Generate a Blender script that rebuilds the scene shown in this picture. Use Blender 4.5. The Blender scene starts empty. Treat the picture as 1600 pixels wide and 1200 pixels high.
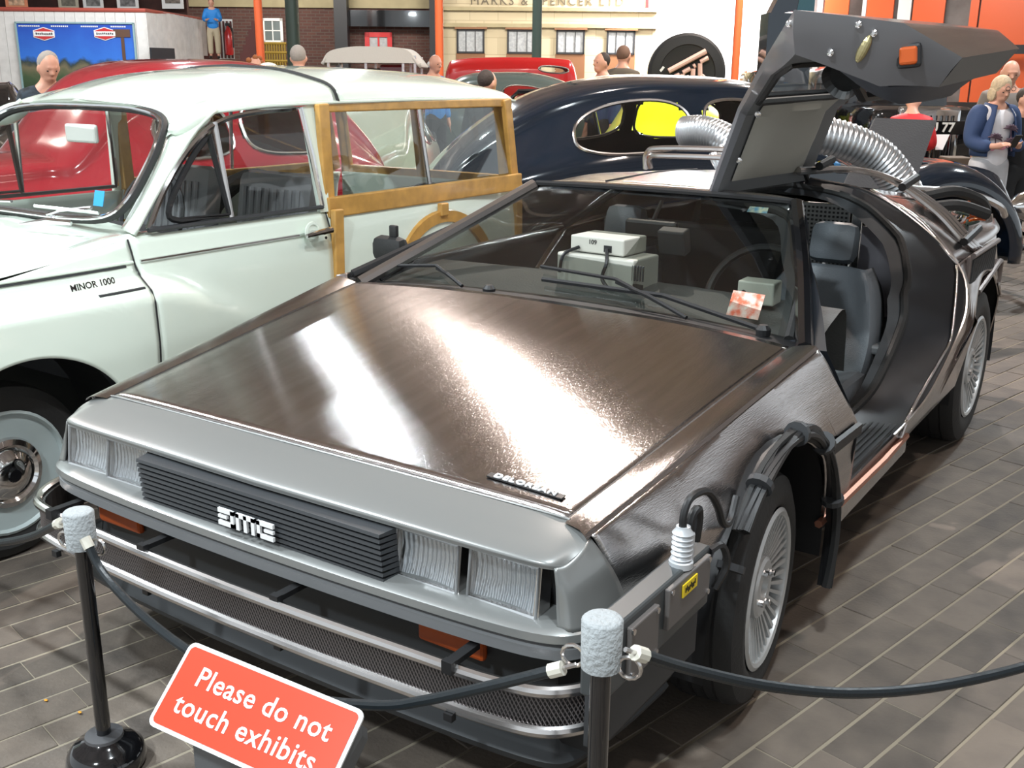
import bpy, bmesh, math, random
import numpy as np
from mathutils import Vector, Matrix, Euler
random.seed(7)
PI = math.pi
SC = bpy.context.scene
COL = SC.collection
# ------------------------------------------------------------------ camera
CAM = np.array([1.6704, -2.3147, 1.5163]); YAW, PITCH, ROLL, FPX = -0.5878, 0.2855, 0.0087, 1640.96
def cam_axes():
    f = np.array([math.sin(YAW)*math.cos(PITCH), math.cos(YAW)*math.cos(PITCH), -math.sin(PITCH)])
    r = np.array([math.cos(YAW), -math.sin(YAW), 0.]); u = np.cross(r, f)
    c, s = math.cos(ROLL), math.sin(ROLL)
    return c*r+s*u, -s*r+c*u, f
RX, UX, FX = cam_axes()
cd = bpy.data.cameras.new('camera'); cam = bpy.data.objects.new('camera', cd); COL.objects.link(cam)
M = Matrix(((RX[0], UX[0], -FX[0], CAM[0]), (RX[1], UX[1], -FX[1], CAM[1]), (RX[2], UX[2], -FX[2], CAM[2]), (0, 0, 0, 1)))
cam.matrix_world = M
cd.sensor_width = 36; cd.lens = 36*FPX/1600; cd.clip_start = .05; cd.clip_end = 200
cd.dof.use_dof = False
SC.camera = cam
def at(u, v, D):
    d = FX+RX*(u-800)/FPX-UX*(v-600)/FPX
    return CAM+d*D
def proj(p):
    d = np.asarray(p, float)-CAM; w = d@FX
    return 800+FPX*(d@RX)/w, 600-FPX*(d@UX)/w, w
# ------------------------------------------------------------------ world, lights, exposure
SC.view_settings.view_transform = 'Standard'; SC.view_settings.look = 'None'
SC.view_settings.gamma = 1; SC.view_settings.use_curve_mapping = False
SC.view_settings.exposure = 0.42
W = bpy.data.worlds.new('world'); SC.world = W; W.use_nodes = True
W.node_tree.nodes['Background'].inputs[0].default_value = (.80, .86, .90, 1)
W.node_tree.nodes['Background'].inputs[1].default_value = .80
def alight(name, loc, size, power, col=(1, .95, .9), target=None, sy=None, spread=None):
    l = bpy.data.lights.new(name, 'AREA'); l.energy = power; l.color = col
    l.shape = 'RECTANGLE' if sy else 'DISK'; l.size = size
    if sy: l.size_y = sy
    if spread: l.spread = spread
    o = bpy.data.objects.new(name, l); COL.objects.link(o); o.location = loc
    if target is not None:
        o.rotation_euler = (Vector(target)-Vector(loc)).to_track_quat('-Z', 'Y').to_euler()
    return o
WARM = (1, .87, .79); COOL = (.86, .95, 1.0)
# unseen lamps under a ceiling 6 m up, some added as fill
LAMPS = [
    ((-2.1, 4.52, 5.5), .10, 300, WARM),
    ((-6.6, 5.6, 5.3), .07, 40, COOL), ((-6.4, -1.6, 5.2), .4, 330, COOL),
    ((-2.9, -2.6, 5.2), .35, 240, COOL), ((1.6, -1.2, 5.6), .3, 150, COOL), ((2.6, 1.6, 5.6), .3, 60, WARM), ((.6, -5.2, 5.4), .5, 330, COOL),  # lamp off the steel car's nose is added to brighten the pale estate
    ((-9.5, 7.5, 5.6), .2, 60, COOL), ((-5.5, 17, 5.6), .4, 520, COOL), ((-12.5, 14, 5.6), .4, 420, COOL), ((-2.5, 11.5, 5.6), .4, 360, WARM),
    ((1.5, 9.5, 5.6), .4, 260, COOL), ((-10., .6, 5.5), .35, 300, WARM),
]
for L_ in LAMPS:
    alight('ceiling_and_fill_light', L_[0], L_[1], L_[2], L_[3])
alight('added_wall_fill', at(1120, -95, 33), 4, 2600, (1, .98, .97), at(1130, 50, 40), sy=.6)  # unseen fill lights added to brighten the white wall and other backdrops
alight('added_wall_fill', at(860, -120, 29), 4, 380, (1, .95, .85), at(860, 60, 36), sy=.6)
alight('added_wall_fill', at(120, -170, 21), 4, 230, (1, 1, 1), at(120, 60, 26), sy=.6)
alight('added_wall_fill', at(430, -120, 30), 4, 300, (1, .95, .85), at(450, 60, 36), sy=.6)
alight('added_wall_fill', at(1430, -130, 26), 4, 230, (1, .95, .9), at(1430, 60, 32), sy=.6)
# ------------------------------------------------------------------ materials
MATS = {}
def mat(name, col, rough=.5, metal=0., noise=0., nscale=20., bump=0., bscale=80., coat=0., emit=0., trans=0., alpha=1., spec=.5, col2=None, ior=1.45):
    m = bpy.data.materials.new(name); m.use_nodes = True; nt = m.node_tree; b = nt.nodes['Principled BSDF']
    b.inputs['Base Color'].default_value = (*col, 1); b.inputs['Roughness'].default_value = rough
    b.inputs['Metallic'].default_value = metal; b.inputs['Coat Weight'].default_value = coat
    b.inputs['Coat Roughness'].default_value = .04; b.inputs['Transmission Weight'].default_value = trans
    b.inputs['Alpha'].default_value = alpha; b.inputs['Specular IOR Level'].default_value = spec; b.inputs['IOR'].default_value = ior
    if emit: b.inputs['Emission Color'].default_value = (*col, 1); b.inputs['Emission Strength'].default_value = emit
    if noise or col2:
        tc = nt.nodes.new('ShaderNodeTexCoord'); n = nt.nodes.new('ShaderNodeTexNoise'); n.inputs['Scale'].default_value = nscale
        n.inputs['Detail'].default_value = 4; nt.links.new(tc.outputs['Object'], n.inputs['Vector'])
        r = nt.nodes.new('ShaderNodeValToRGB'); nt.links.new(n.outputs['Fac'], r.inputs['Fac'])
        c2 = col2 or tuple(c*(1-noise) for c in col)
        r.color_ramp.elements[0].position = .35; r.color_ramp.elements[1].position = .65
        r.color_ramp.elements[0].color = (*c2, 1); r.color_ramp.elements[1].color = (*col, 1)
        nt.links.new(r.outputs[0], b.inputs['Base Color'])
    if bump:
        tc = nt.nodes.new('ShaderNodeTexCoord'); n = nt.nodes.new('ShaderNodeTexNoise'); n.inputs['Scale'].default_value = bscale
        nt.links.new(tc.outputs['Object'], n.inputs['Vector']); bp = nt.nodes.new('ShaderNodeBump')
        bp.inputs['Strength'].default_value = bump; bp.inputs['Distance'].default_value = .01
        nt.links.new(n.outputs['Fac'], bp.inputs['Height']); nt.links.new(bp.outputs[0], b.inputs['Normal'])
    MATS[name] = m; return m
def steel_mat(name, col, rough, aniso, axis_rot):
    """brushed steel: grain runs along object Y"""
    m = mat(name, col, rough, 1.0); nt = m.node_tree; b = nt.nodes['Principled BSDF']
    b.inputs['Anisotropic'].default_value = aniso; b.inputs['Anisotropic Rotation'].default_value = axis_rot
    uv = nt.nodes.new('ShaderNodeTangent'); uv.direction_type = 'UV_MAP'; uv.uv_map = 'grain'
    nt.links.new(uv.outputs[0], b.inputs['Tangent'])
    tc = nt.nodes.new('ShaderNodeTexCoord'); mp = nt.nodes.new('ShaderNodeMapping'); mp.inputs['Scale'].default_value = (420, 2.2, 420)
    nt.links.new(tc.outputs['Object'], mp.inputs['Vector'])
    n = nt.nodes.new('ShaderNodeTexNoise'); n.inputs['Scale'].default_value = 1.; n.inputs['Detail'].default_value = 5
    nt.links.new(mp.outputs[0], n.inputs['Vector'])
    bp = nt.nodes.new('ShaderNodeBump'); bp.inputs['Strength'].default_value = .45; bp.inputs['Distance'].default_value = .0012
    nt.links.new(n.outputs['Fac'], bp.inputs['Height']); nt.links.new(bp.outputs[0], b.inputs['Normal'])
    mr = nt.nodes.new('ShaderNodeMapRange'); mr.inputs['To Min'].default_value = rough*.75; mr.inputs['To Max'].default_value = rough*1.3
    nt.links.new(n.outputs['Fac'], mr.inputs['Value']); nt.links.new(mr.outputs[0], b.inputs['Roughness'])
    mp2 = nt.nodes.new('ShaderNodeMapping'); mp2.inputs['Scale'].default_value = (30, 1.5, 30)
    nt.links.new(tc.outputs['Object'], mp2.inputs['Vector'])
    n2 = nt.nodes.new('ShaderNodeTexNoise'); n2.inputs['Scale'].default_value = 1.; nt.links.new(mp2.outputs[0], n2.inputs['Vector'])
    r = nt.nodes.new('ShaderNodeValToRGB'); r.color_ramp.elements[0].position = .3; r.color_ramp.elements[1].position = .7
    r.color_ramp.elements[0].color = (*[c*.8 for c in col], 1); r.color_ramp.elements[1].color = (*col, 1)
    nt.links.new(n2.outputs['Fac'], r.inputs['Fac']); nt.links.new(r.outputs[0], b.inputs['Base Color'])
    return m
STEEL = steel_mat('brushed_steel', (.64, .605, .595), .15, .98, 0.0)
def glass_mat(name, tint, alpha, rough=.02):
    m = bpy.data.materials.new(name); m.use_nodes = True; nt = m.node_tree; nt.nodes.clear()
    o = nt.nodes.new('ShaderNodeOutputMaterial'); t = nt.nodes.new('ShaderNodeBsdfTransparent'); t.inputs[0].default_value = (*tint, 1)
    g = nt.nodes.new('ShaderNodeBsdfGlossy'); g.inputs['Roughness'].default_value = rough; g.inputs[0].default_value = (1, 1, 1, 1)
    lw = nt.nodes.new('ShaderNodeLayerWeight'); lw.inputs[0].default_value = .5; fr = nt.nodes.new('ShaderNodeMath'); fr.operation = 'POWER'; fr.inputs[1].default_value = 4.; nt.links.new(lw.outputs['Facing'], fr.inputs[0])
    mt = nt.nodes.new('ShaderNodeMath'); mt.operation = 'MULTIPLY_ADD'; mt.inputs[1].default_value = .85; mt.inputs[2].default_value = alpha+.035
    nt.links.new(fr.outputs[0], mt.inputs[0])
    mx = nt.nodes.new('ShaderNodeMixShader'); nt.links.new(mt.outputs[0], mx.inputs[0]); nt.links.new(t.outputs[0], mx.inputs[1])
    nt.links.new(g.outputs[0], mx.inputs[2]); nt.links.new(mx.outputs[0], o.inputs[0]); MATS[name] = m; return m
GLASS = glass_mat('window_glass', (.93, .95, .94), .02)
DGLASS = glass_mat('tinted_glass', (.62, .64, .62), .02)
BLACK = mat('black_plastic', (.012, .012, .013), .45); RUBBER = mat('black_rubber', (.018, .018, .018), .65, bump=.1)
CHROME = mat('chrome', (.75, .75, .76), .08, 1.0); DCHROME = mat('satin_tube_metal', (.60, .58, .57), .22, 1.0)
GREYP = mat('silver_grey_paint', (.21, .215, .21), .33, .35, coat=.5)
DGREY = mat('dark_grey_plastic', (.035, .037, .04), .5); MGREY = mat('mid_grey_trim', (.13, .135, .14), .5)
LEATHER = mat('grey_leather', (.12, .135, .15), .42, bump=.15, bscale=200)
CREAM = mat('pale_cream_paint', (.76, .85, .75), .18, coat=1.0); WOOD = mat('varnished_ash_wood', (.66, .36, .09), .32, noise=.25, nscale=14, coat=.5)
NAVY = mat('dark_navy_paint', (.004, .010, .020), .12, coat=1.0); CRIMSON = mat('crimson_paint', (.30, .012, .022), .15, coat=1.0)
REDP = mat('bright_red_paint', (.50, .018, .018), .25, coat=.6); YELLOW = mat('acid_yellow_paint', (.62, .72, .01), .3, coat=.6)
BLACKP = mat('gloss_black_paint', (.006, .006, .007), .1, coat=1.0); SAGE = mat('sage_grey_paint', (.30, .34, .27), .3, coat=.5)
WHITE = mat('white_paint', (.8, .8, .79), .4); BEIGE = mat('beige_steel_case', (.42, .42, .37), .45)
ORANGE = mat('orange_lens', (.45, .075, .008), .3); OPAINT = mat('orange_post_paint', (.72, .12, .03), .4)
GREENP = mat('dark_green_post_paint', (.035, .055, .042), .45); HEAD = mat('beige_headliner', (.36, .35, .31), .8)
SKIN = mat('skin', (.56, .29, .20), .5); IRONP = mat('dark_iron_paint', (.02, .021, .025), .5)
# ------------------------------------------------------------------ builders
def thing(name, label, cat, loc=(0, 0, 0), rotz=0, group=None):
    o = bpy.data.objects.new(name, None); COL.objects.link(o); o.empty_display_size = .1
    o.location = loc; o.rotation_euler = (0, 0, rotz); o['label'] = label; o['category'] = cat
    if group: o['group'] = group
    return o
def tag(o, label, cat, group=None):
    o['label'] = label; o['category'] = cat
    if group: o['group'] = group
    return o
class MB:
    def __init__(s): s.v = []; s.f = []; s.m = []; s.cur = 0
    def add(s, vs, fs):
        b = len(s.v); s.v += [tuple(map(float, p)) for p in vs]; s.f += [tuple(b+i for i in f) for f in fs]; s.m += [s.cur]*len(fs); return s
    def box(s, c, d, rz=0, rx=0, ry=0, taper=1.):
        R = Euler((rx, ry, rz)).to_matrix(); vs = []
        for z in (-.5, .5):
            k = taper if z > 0 else 1
            for x, y in ((-.5, -.5), (.5, -.5), (.5, .5), (-.5, .5)):
                vs.append(Vector(c)+R@Vector((x*d[0]*k, y*d[1]*k, z*d[2])))
        return s.add(vs, [(3, 2, 1, 0), (4, 5, 6, 7), (0, 1, 5, 4), (1, 2, 6, 5), (2, 3, 7, 6), (3, 0, 4, 7)])
    def rbox(s, c, d, r=.01, rz=0, rx=0, ry=0):
        """box with chamfered edges"""
        bm = bmesh.new(); bmesh.ops.create_cube(bm, size=1)
        for v in bm.verts: v.co = Vector((v.co.x*d[0], v.co.y*d[1], v.co.z*d[2]))
        bmesh.ops.bevel(bm, geom=bm.edges[:], offset=min(r, .45*min(d)), segments=2, affect='EDGES', profile=.5)
        R = Euler((rx, ry, rz)).to_matrix(); bm.verts.index_update()
        s.add([Vector(c)+R@v.co for v in bm.verts], [[v.index for v in f.verts] for f in bm.faces]); bm.free(); return s
    def tube(s, pts, r, seg=8, closed=False, cap=True):
        P = [Vector(p) for p in pts]; n = len(P); rs = r if hasattr(r, '__len__') else [r]*n; vs = []; up = None
        for i in range(n):
            a = P[(i-1) % n] if (closed or i) else P[0]; b = P[(i+1) % n] if (closed or i < n-1) else P[-1]
            t = (b-a).normalized() if (b-a).length > 1e-9 else Vector((0, 0, 1))
            if up is None:
                up = t.orthogonal().normalized()
            up = (up-t*up.dot(t)); up = up.normalized() if up.length > 1e-6 else t.orthogonal().normalized()
            w = t.cross(up)
            for k in range(seg):
                a_ = 2*PI*k/seg; vs.append(P[i]+(up*math.cos(a_)+w*math.sin(a_))*rs[i])
        fs = []
        for i in range(n if closed else n-1):
            j = (i+1) % n
            for k in range(seg): fs.append((i*seg+k, i*seg+(k+1) % seg, j*seg+(k+1) % seg, j*seg+k))
        if cap and not closed: fs += [tuple(range(seg))[::-1], tuple((n-1)*seg+k for k in range(seg))]
        return s.add(vs, fs)
    def lathe(s, prof, c, ax=(0, 0, 1), seg=24, cap=True):
        """prof: (radius, height along ax)"""
        A = Vector(ax).normalized(); U = A.orthogonal().normalized(); V = A.cross(U); vs = []
        for r, h in prof:
            for k in range(seg):
                a = 2*PI*k/seg; vs.append(Vector(c)+A*h+(U*math.cos(a)+V*math.sin(a))*r)
        fs = [(i*seg+k, i*seg+(k+1) % seg, (i+1)*seg+(k+1) % seg, (i+1)*seg+k) for i in range(len(prof)-1) for k in range(seg)]
        if cap: fs += [tuple(range(seg))[::-1], tuple((len(prof)-1)*seg+k for k in range(seg))]
        return s.add(vs, fs)
    def ell(s, c, d, seg=14, rings=9, rz=0, rx=0, ry=0):
        R = Euler((rx, ry, rz)).to_matrix(); vs = [Vector(c)+R@Vector((0, 0, -d[2]))]
        for i in range(1, rings):
            p = -PI/2+PI*i/rings
            for k in range(seg):
                a = 2*PI*k/seg; vs.append(Vector(c)+R@Vector((d[0]*math.cos(p)*math.cos(a), d[1]*math.cos(p)*math.sin(a), d[2]*math.sin(p))))
        vs.append(Vector(c)+R@Vector((0, 0, d[2]))); fs = []
        for k in range(seg):
            fs.append((0, 1+(k+1) % seg, 1+k)); e = 1+(rings-2)*seg; fs.append((e+k, e+(k+1) % seg, len(vs)-1))
        for i in range(rings-2):
            for k in range(seg): a = 1+i*seg; fs.append((a+k, a+(k+1) % seg, a+seg+(k+1) % seg, a+seg+k))
        return s.add(vs, fs)
    def prism(s, poly, off):
        """poly: 3D points (planar), off: extrusion vector"""
        n = len(poly); o = Vector(off); P = [Vector(p) for p in poly]
        return s.add(P+[p+o for p in P], [tuple(range(n))[::-1], tuple(range(n, 2*n))]+[(i, (i+1) % n, n+(i+1) % n, n+i) for i in range(n)])
    def grid(s, P, mask=None, mirror=False, closed=False):
        P = np.asarray(P); nu, nv = P.shape[:2]; fs = []
        for i in range(nu-1):
            for j in range(nv-1):
                if mask is None or mask[i][j]: fs.append((i*nv+j, i*nv+j+1, (i+1)*nv+j+1, (i+1)*nv+j))
        s.add(P.reshape(-1, 3), fs)
        if mirror: s.add((P*[-1, 1, 1]).reshape(-1, 3), [f[::-1] for f in fs])
        return s
    def build(s, name, mats, parent=None, smooth=False, solid=0, ang=35, bevel=0, kind=None, label=None, weld=False, off=None, sub=0):
        me = bpy.data.meshes.new(name); me.from_pydata(s.v, [], s.f)
        for m in (mats if isinstance(mats, (list, tuple)) else [mats]): me.materials.append(m)
        if any(s.m): me.polygons.foreach_set('material_index', s.m)
        if weld:
            bm = bmesh.new(); bm.from_mesh(me); bmesh.ops.remove_doubles(bm, verts=bm.verts, dist=1e-4); bmesh.ops.recalc_face_normals(bm, faces=bm.faces); bm.to_mesh(me); bm.free()
        if smooth:
            me.polygons.foreach_set('use_smooth', [True]*len(me.polygons)); me.set_sharp_from_angle(angle=math.radians(ang))
        me.update(); o = bpy.data.objects.new(name, me); COL.objects.link(o)
        if parent: o.parent = parent
        if off is not None: me.transform(Matrix.Translation(-Vector(off)))
        if solid: md = o.modifiers.new('solid', 'SOLIDIFY'); md.thickness = solid; md.offset = -1
        if bevel: md = o.modifiers.new('bev', 'BEVEL'); md.width = bevel; md.segments = 2; md.limit_method = 'ANGLE'
        if sub: md = o.modifiers.new('sub', 'SUBSURF'); md.levels = sub; md.render_levels = sub
        if kind: o['kind'] = kind
        if label: o['label'] = label
        return o
def grain_uv(o):
    """UV map whose U runs along x and V along y, for the brushed grain"""
    me = o.data; uv = me.uv_layers.new(name='grain')
    co = np.empty(len(me.vertices)*3); me.vertices.foreach_get('co', co); co = co.reshape(-1, 3)
    li = np.empty(len(me.loops), dtype=int); me.loops.foreach_get('vertex_index', li)
    q = np.stack([co[li, 0]+.35*co[li, 2]*np.sign(co[li, 0]+1e-9), co[li, 1]], 1)
    uv.data.foreach_set('uv', q.ravel()); return o
def crom(P, s, lin=False):
    """P (K,...) control rows, s array 0..1 -> samples"""
    P = np.asarray(P, float); K = len(P); x = np.clip(np.asarray(s, float), 0, 1)*(K-1); i = np.minimum(x.astype(int), K-2); t = x-i
    sh = (-1,)+(1,)*(P.ndim-1); t = t.reshape(sh)
    p1, p2 = P[i], P[i+1]
    if lin or K == 2: return p1*(1-t)+p2*t
    p0 = np.where((i > 0).reshape(sh), P[np.maximum(i-1, 0)], 2*P[0]-P[1]); p3 = np.where((i+2 < K).reshape(sh), P[np.minimum(i+2, K-1)], 2*P[-1]-P[-2])
    return .5*((2*p1)+(-p0+p2)*t+(2*p0-5*p1+4*p2-p3)*t*t+(-p0+3*p1-3*p2+p3)*t**3)
def surf(st, nu, nt, ulin=False, tlin=False, u0=0, u1=1, t0=0, t1=1):
    """st: stations (S,K,3)"""
    A = crom(st, np.linspace(u0, u1, nu), ulin)               # nu,K,3
    return np.swapaxes(crom(np.swapaxes(A, 0, 1), np.linspace(t0, t1, nt), tlin), 0, 1)
def spl(pts, n, lin=False): return crom(np.array(pts, float), np.linspace(0, 1, n), lin)
def textmesh(txt, size, ext, name, m, parent=None, shear=0, bold=0, align='CENTER', spacing=1):
    c = bpy.data.curves.new(name, 'FONT'); c.body = txt; c.size = size; c.extrude = ext; c.align_x = align; c.align_y = 'CENTER'
    c.shear = shear; c.offset = bold; c.resolution_u = 3; c.space_character = spacing
    t = bpy.data.objects.new('tmp', c); COL.objects.link(t); dg = bpy.context.evaluated_depsgraph_get()
    me = bpy.data.meshes.new_from_object(t.evaluated_get(dg)); bpy.data.objects.remove(t); bpy.data.curves.remove(c)
    me.name = name; me.materials.clear(); me.materials.append(m); o = bpy.data.objects.new(name, me); COL.objects.link(o)
    if parent: o.parent = parent
    return o
def frame3(o, pos, xdir, ydir):
    """orient object: local x -> xdir, local y -> ydir"""
    X = Vector(xdir).normalized(); Y = Vector(ydir); Y = (Y-X*Y.dot(X)).normalized(); Z = X.cross(Y)
    o.matrix_local = Matrix(((X.x, Y.x, Z.x, pos[0]), (X.y, Y.y, Z.y, pos[1]), (X.z, Y.z, Z.z, pos[2]), (0, 0, 0, 1))); return o
def copy_tree(o, parent=None):
    c = o.copy(); COL.objects.link(c); c.parent = parent
    for ch in list(o.children): copy_tree(ch, c)
    return c
# ================================================================== SETTING
def G(u, D, z=0.):
    p = at(u, 118, D); return Vector((p[0], p[1], z))
def zv(v, D):  # height seen at row v, depth D
    return float(at(800, v, D)[2])
def wallbox(mb, u0, D0, u1, D1, z0, z1, th=.25):
    a = G(u0, D0); b = G(u1, D1); d = (b-a).normalized(); n = Vector((-d.y, d.x, 0))*th
    vs = [a+Vector((0, 0, z0)), b+Vector((0, 0, z0)), b+n+Vector((0, 0, z0)), a+n+Vector((0, 0, z0)), a+Vector((0, 0, z1)), b+Vector((0, 0, z1)), b+n+Vector((0, 0, z1)), a+n+Vector((0, 0, z1))]
    return mb.add(vs, [(3, 2, 1, 0), (4, 5, 6, 7), (0, 1, 5, 4), (1, 2, 6, 5), (2, 3, 7, 6), (3, 0, 4, 7)])
def struct(mb, name, m, parent=None, **k):
    return mb.build(name, m, parent, kind=None if parent else 'structure', **k)
def brick_mat(name, c1, c2, mortar, bw, bh, ang=0., msize=.012, vertical=True, bump=.3, rough=.85, objcoord=True):
    m = bpy.data.materials.new(name); m.use_nodes = True; nt = m.node_tree; b = nt.nodes['Principled BSDF']; b.inputs['Roughness'].default_value = rough
    tc = nt.nodes.new('ShaderNodeTexCoord'); mp = nt.nodes.new('ShaderNodeMapping'); mp.vector_type = 'TEXTURE'
    mp.inputs['Rotation'].default_value = (0, 0, ang); nt.links.new(tc.outputs['Object'], mp.inputs['Vector'])
    br = nt.nodes.new('ShaderNodeTexBrick'); br.inputs['Color1'].default_value = (*c1, 1); br.inputs['Color2'].default_value = (*c2, 1)
    br.inputs['Mortar'].default_value = (*mortar, 1); br.inputs['Scale'].default_value = 1; br.inputs['Brick Width'].default_value = bw
    br.inputs['Row Height'].default_value = bh; br.inputs['Mortar Size'].default_value = msize
    src = mp.outputs[0]
    if vertical:
        sp = nt.nodes.new('ShaderNodeSeparateXYZ'); cb = nt.nodes.new('ShaderNodeCombineXYZ'); nt.links.new(src, sp.inputs[0])
        nt.links.new(sp.outputs[0], cb.inputs[0]); nt.links.new(sp.outputs[2], cb.inputs[1]); src = cb.outputs[0]
    nt.links.new(src, br.inputs['Vector']); nt.links.new(br.outputs['Color'], b.inputs['Base Color'])
    bp = nt.nodes.new('ShaderNodeBump'); bp.inputs['Strength'].default_value = bump; bp.inputs['Distance'].default_value = .01; bp.invert = True
    nt.links.new(br.outputs['Fac'], bp.inputs['Height']); nt.links.new(bp.outputs[0], b.inputs['Normal']); return m
PANG = math.radians(77)
# ---- floor
FLOORM = brick_mat('floor_slab', (.25, .215, .16), (.25, .215, .16), (.25, .215, .16), .30, .1105, PANG, .006, False)
mb = MB().add([(-30, -7, -.0028), (14, -7, -.0028), (14, 34, -.0028), (-30, 34, -.0028)], [(0, 1, 2, 3)])
floor = struct(mb, 'floor', FLOORM)
def paver_mat():
    m = mat('clay_paver', (.10, .085, .075), .62); nt = m.node_tree; b = nt.nodes['Principled BSDF']
    tc = nt.nodes.new('ShaderNodeTexCoord'); mp = nt.nodes.new('ShaderNodeMapping'); mp.inputs['Rotation'].default_value = (0, 0, -PANG)
    nt.links.new(tc.outputs['Object'], mp.inputs[0])
    oi = nt.nodes.new('ShaderNodeObjectInfo')
    w = nt.nodes.new('ShaderNodeTexWhiteNoise'); ge = nt.nodes.new('ShaderNodeNewGeometry')
    n = nt.nodes.new('ShaderNodeTexNoise'); n.inputs['Scale'].default_value = 9; n.inputs['Detail'].default_value = 5; nt.links.new(ge.outputs['Position'], n.inputs['Vector'])
    ad = nt.nodes.new('ShaderNodeMath'); ad.operation = 'MULTIPLY_ADD'; ad.inputs[1].default_value = .45
    ri = nt.nodes.new('ShaderNodeMath'); ri.operation = 'ADD'; nt.links.new(oi.outputs['Random'], ri.inputs[0]); nt.links.new(ge.outputs['Random Per Island'], ri.inputs[1])
    fr = nt.nodes.new('ShaderNodeMath'); fr.operation = 'FRACT'; nt.links.new(ri.outputs[0], fr.inputs[0])
    nt.links.new(fr.outputs[0], ad.inputs[0]); nt.links.new(n.outputs['Fac'], ad.inputs[2])
    r = nt.nodes.new('ShaderNodeValToRGB'); r.color_ramp.elements[0].position = .3; r.color_ramp.elements[1].position = 1.1
    r.color_ramp.elements[0].color = (.060, .050, .043, 1); r.color_ramp.elements[1].color = (.150, .122, .098, 1)
    nt.links.new(ad.outputs[0], r.inputs['Fac']); nt.links.new(r.outputs[0], b.inputs['Base Color'])
    n2 = nt.nodes.new('ShaderNodeTexNoise'); n2.inputs['Scale'].default_value = 90; nt.links.new(ge.outputs['Position'], n2.inputs['Vector'])
    bp = nt.nodes.new('ShaderNodeBump'); bp.inputs['Strength'].default_value = .35; bp.inputs['Distance'].default_value = .004
    nt.links.new(n2.outputs['Fac'], bp.inputs['Height']); nt.links.new(bp.outputs[0], b.inputs['Normal']); return m
PAVER = paver_mat()
CW, CL = .1105, .300   # course width, paver length
dA = Vector((math.cos(PANG), math.sin(PANG), 0)); nA = Vector((-math.sin(PANG), math.cos(PANG), 0)); OFF = -.8750
cells = []
for i in range(-80, 150):
    o_ = OFF+i*CW; rnd = random.Random(i*31+5); sh = rnd.random()*CL
    for j in range(-16, 60):
        c = nA*(o_+CW/2)+dA*(j*CL+sh+CL/2)
        if not (-12 < c.x < 4.5 and -3.0 < c.y < 13): continue
        u, v, w = proj(c)
        if w < .5 or w > 12: continue
        vis = -30 < u < 1630 and 380 < v < 1240
        near = vis and ((u > 960 and v > 1240-1.02*(u-960)) or (u < 330 and v > 850) or (u < 620 and v > 1010))
        cells.append((w if near else 1e3+w, c, vis))
cells.sort(key=lambda k: k[0])
def paver_v(c, rnd):
    L2, W2 = CL/2-.0012, CW/2-.0042; h = rnd.uniform(-.0015, .0015); k = .0015
    lo = [c+dA*(a*L2)+nA*(b*W2)+Vector((0, 0, -.02)) for a, b in ((-1, -1), (1, -1), (1, 1), (-1, 1))]
    md = [c+dA*(a*L2)+nA*(b*W2)+Vector((0, 0, h-k)) for a, b in ((-1, -1), (1, -1), (1, 1), (-1, 1))]
    hi = [c+dA*(a*(L2-k))+nA*(b*(W2-k))+Vector((0, 0, h)) for a, b in ((-1, -1), (1, -1), (1, 1), (-1, 1))]
    return lo+md+hi
PF = [(8, 9, 10, 11)]+[(s+i, s+(i+1) % 4, s+4+(i+1) % 4, s+4+i) for s in (0, 4) for i in range(4)]
rnd = random.Random(3)
tmpl = MB().add(paver_v(Vector((0, 0, 0)), rnd), PF).build('paver', PAVER, floor); tmpl['kind'] = 'structure'
if 'kind' in tmpl: del tmpl['kind']
rest = MB()
for q, (w, c, vis) in enumerate(cells):
    if q < 300:
        o = tmpl if q == 0 else tmpl.copy()
        if q: COL.objects.link(o); o.parent = floor
        o.location = c+Vector((0, 0, rnd.uniform(-.0015, .0015)))
    else: rest.add(paver_v(c, rnd), PF)
rest.build('paver', PAVER, floor, kind='stuff')
# ---- back walls
BRICK = brick_mat('dark_red_brick', (.105, .045, .035), (.075, .032, .028), (.10, .075, .065), .30, .10, -YAW)
STONE = brick_mat('limestone', (.52, .45, .31), (.48, .41, .28), (.36, .30, .20), .95, .55, -YAW, .01, bump=.1)
WBRICK = brick_mat('white_painted_brick', (.85, .84, .82), (.80, .79, .77), (.66, .64, .62), .6, .22, -YAW, .015)
BEIGEW = mat('beige_render', (.36, .31, .19), .8, noise=.12, nscale=3)
DK = mat('dark_recess', (.02, .014, .013), .8); DKRED = mat('dark_red_boards', (.085, .018, .014), .6)
D0 = 36.
mb = wallbox(MB(), 240, D0+.6, 690, D0+.6, 0, zv(15, D0), .3); brickwall = struct(mb, 'wall_back', BRICK)
wallbox(mb2 := MB(), 240, D0+.5, 690, D0+.5, zv(15, D0), 6, .3); struct(mb2, 'wall_back_upper', BEIGEW)
mb = wallbox(MB(), 541, D0+.1, 690, D0+.1, zv(44, D0), zv(19, D0), .3); struct(mb, 'trim_1', BLACKP)
mb = MB()
for a, b in ((525, 545), (672, 690)): wallbox(mb, a, D0-.3, b, D0-.3, 0, 6, .5)
struct(mb, 'trim_2', IRONP)
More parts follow.
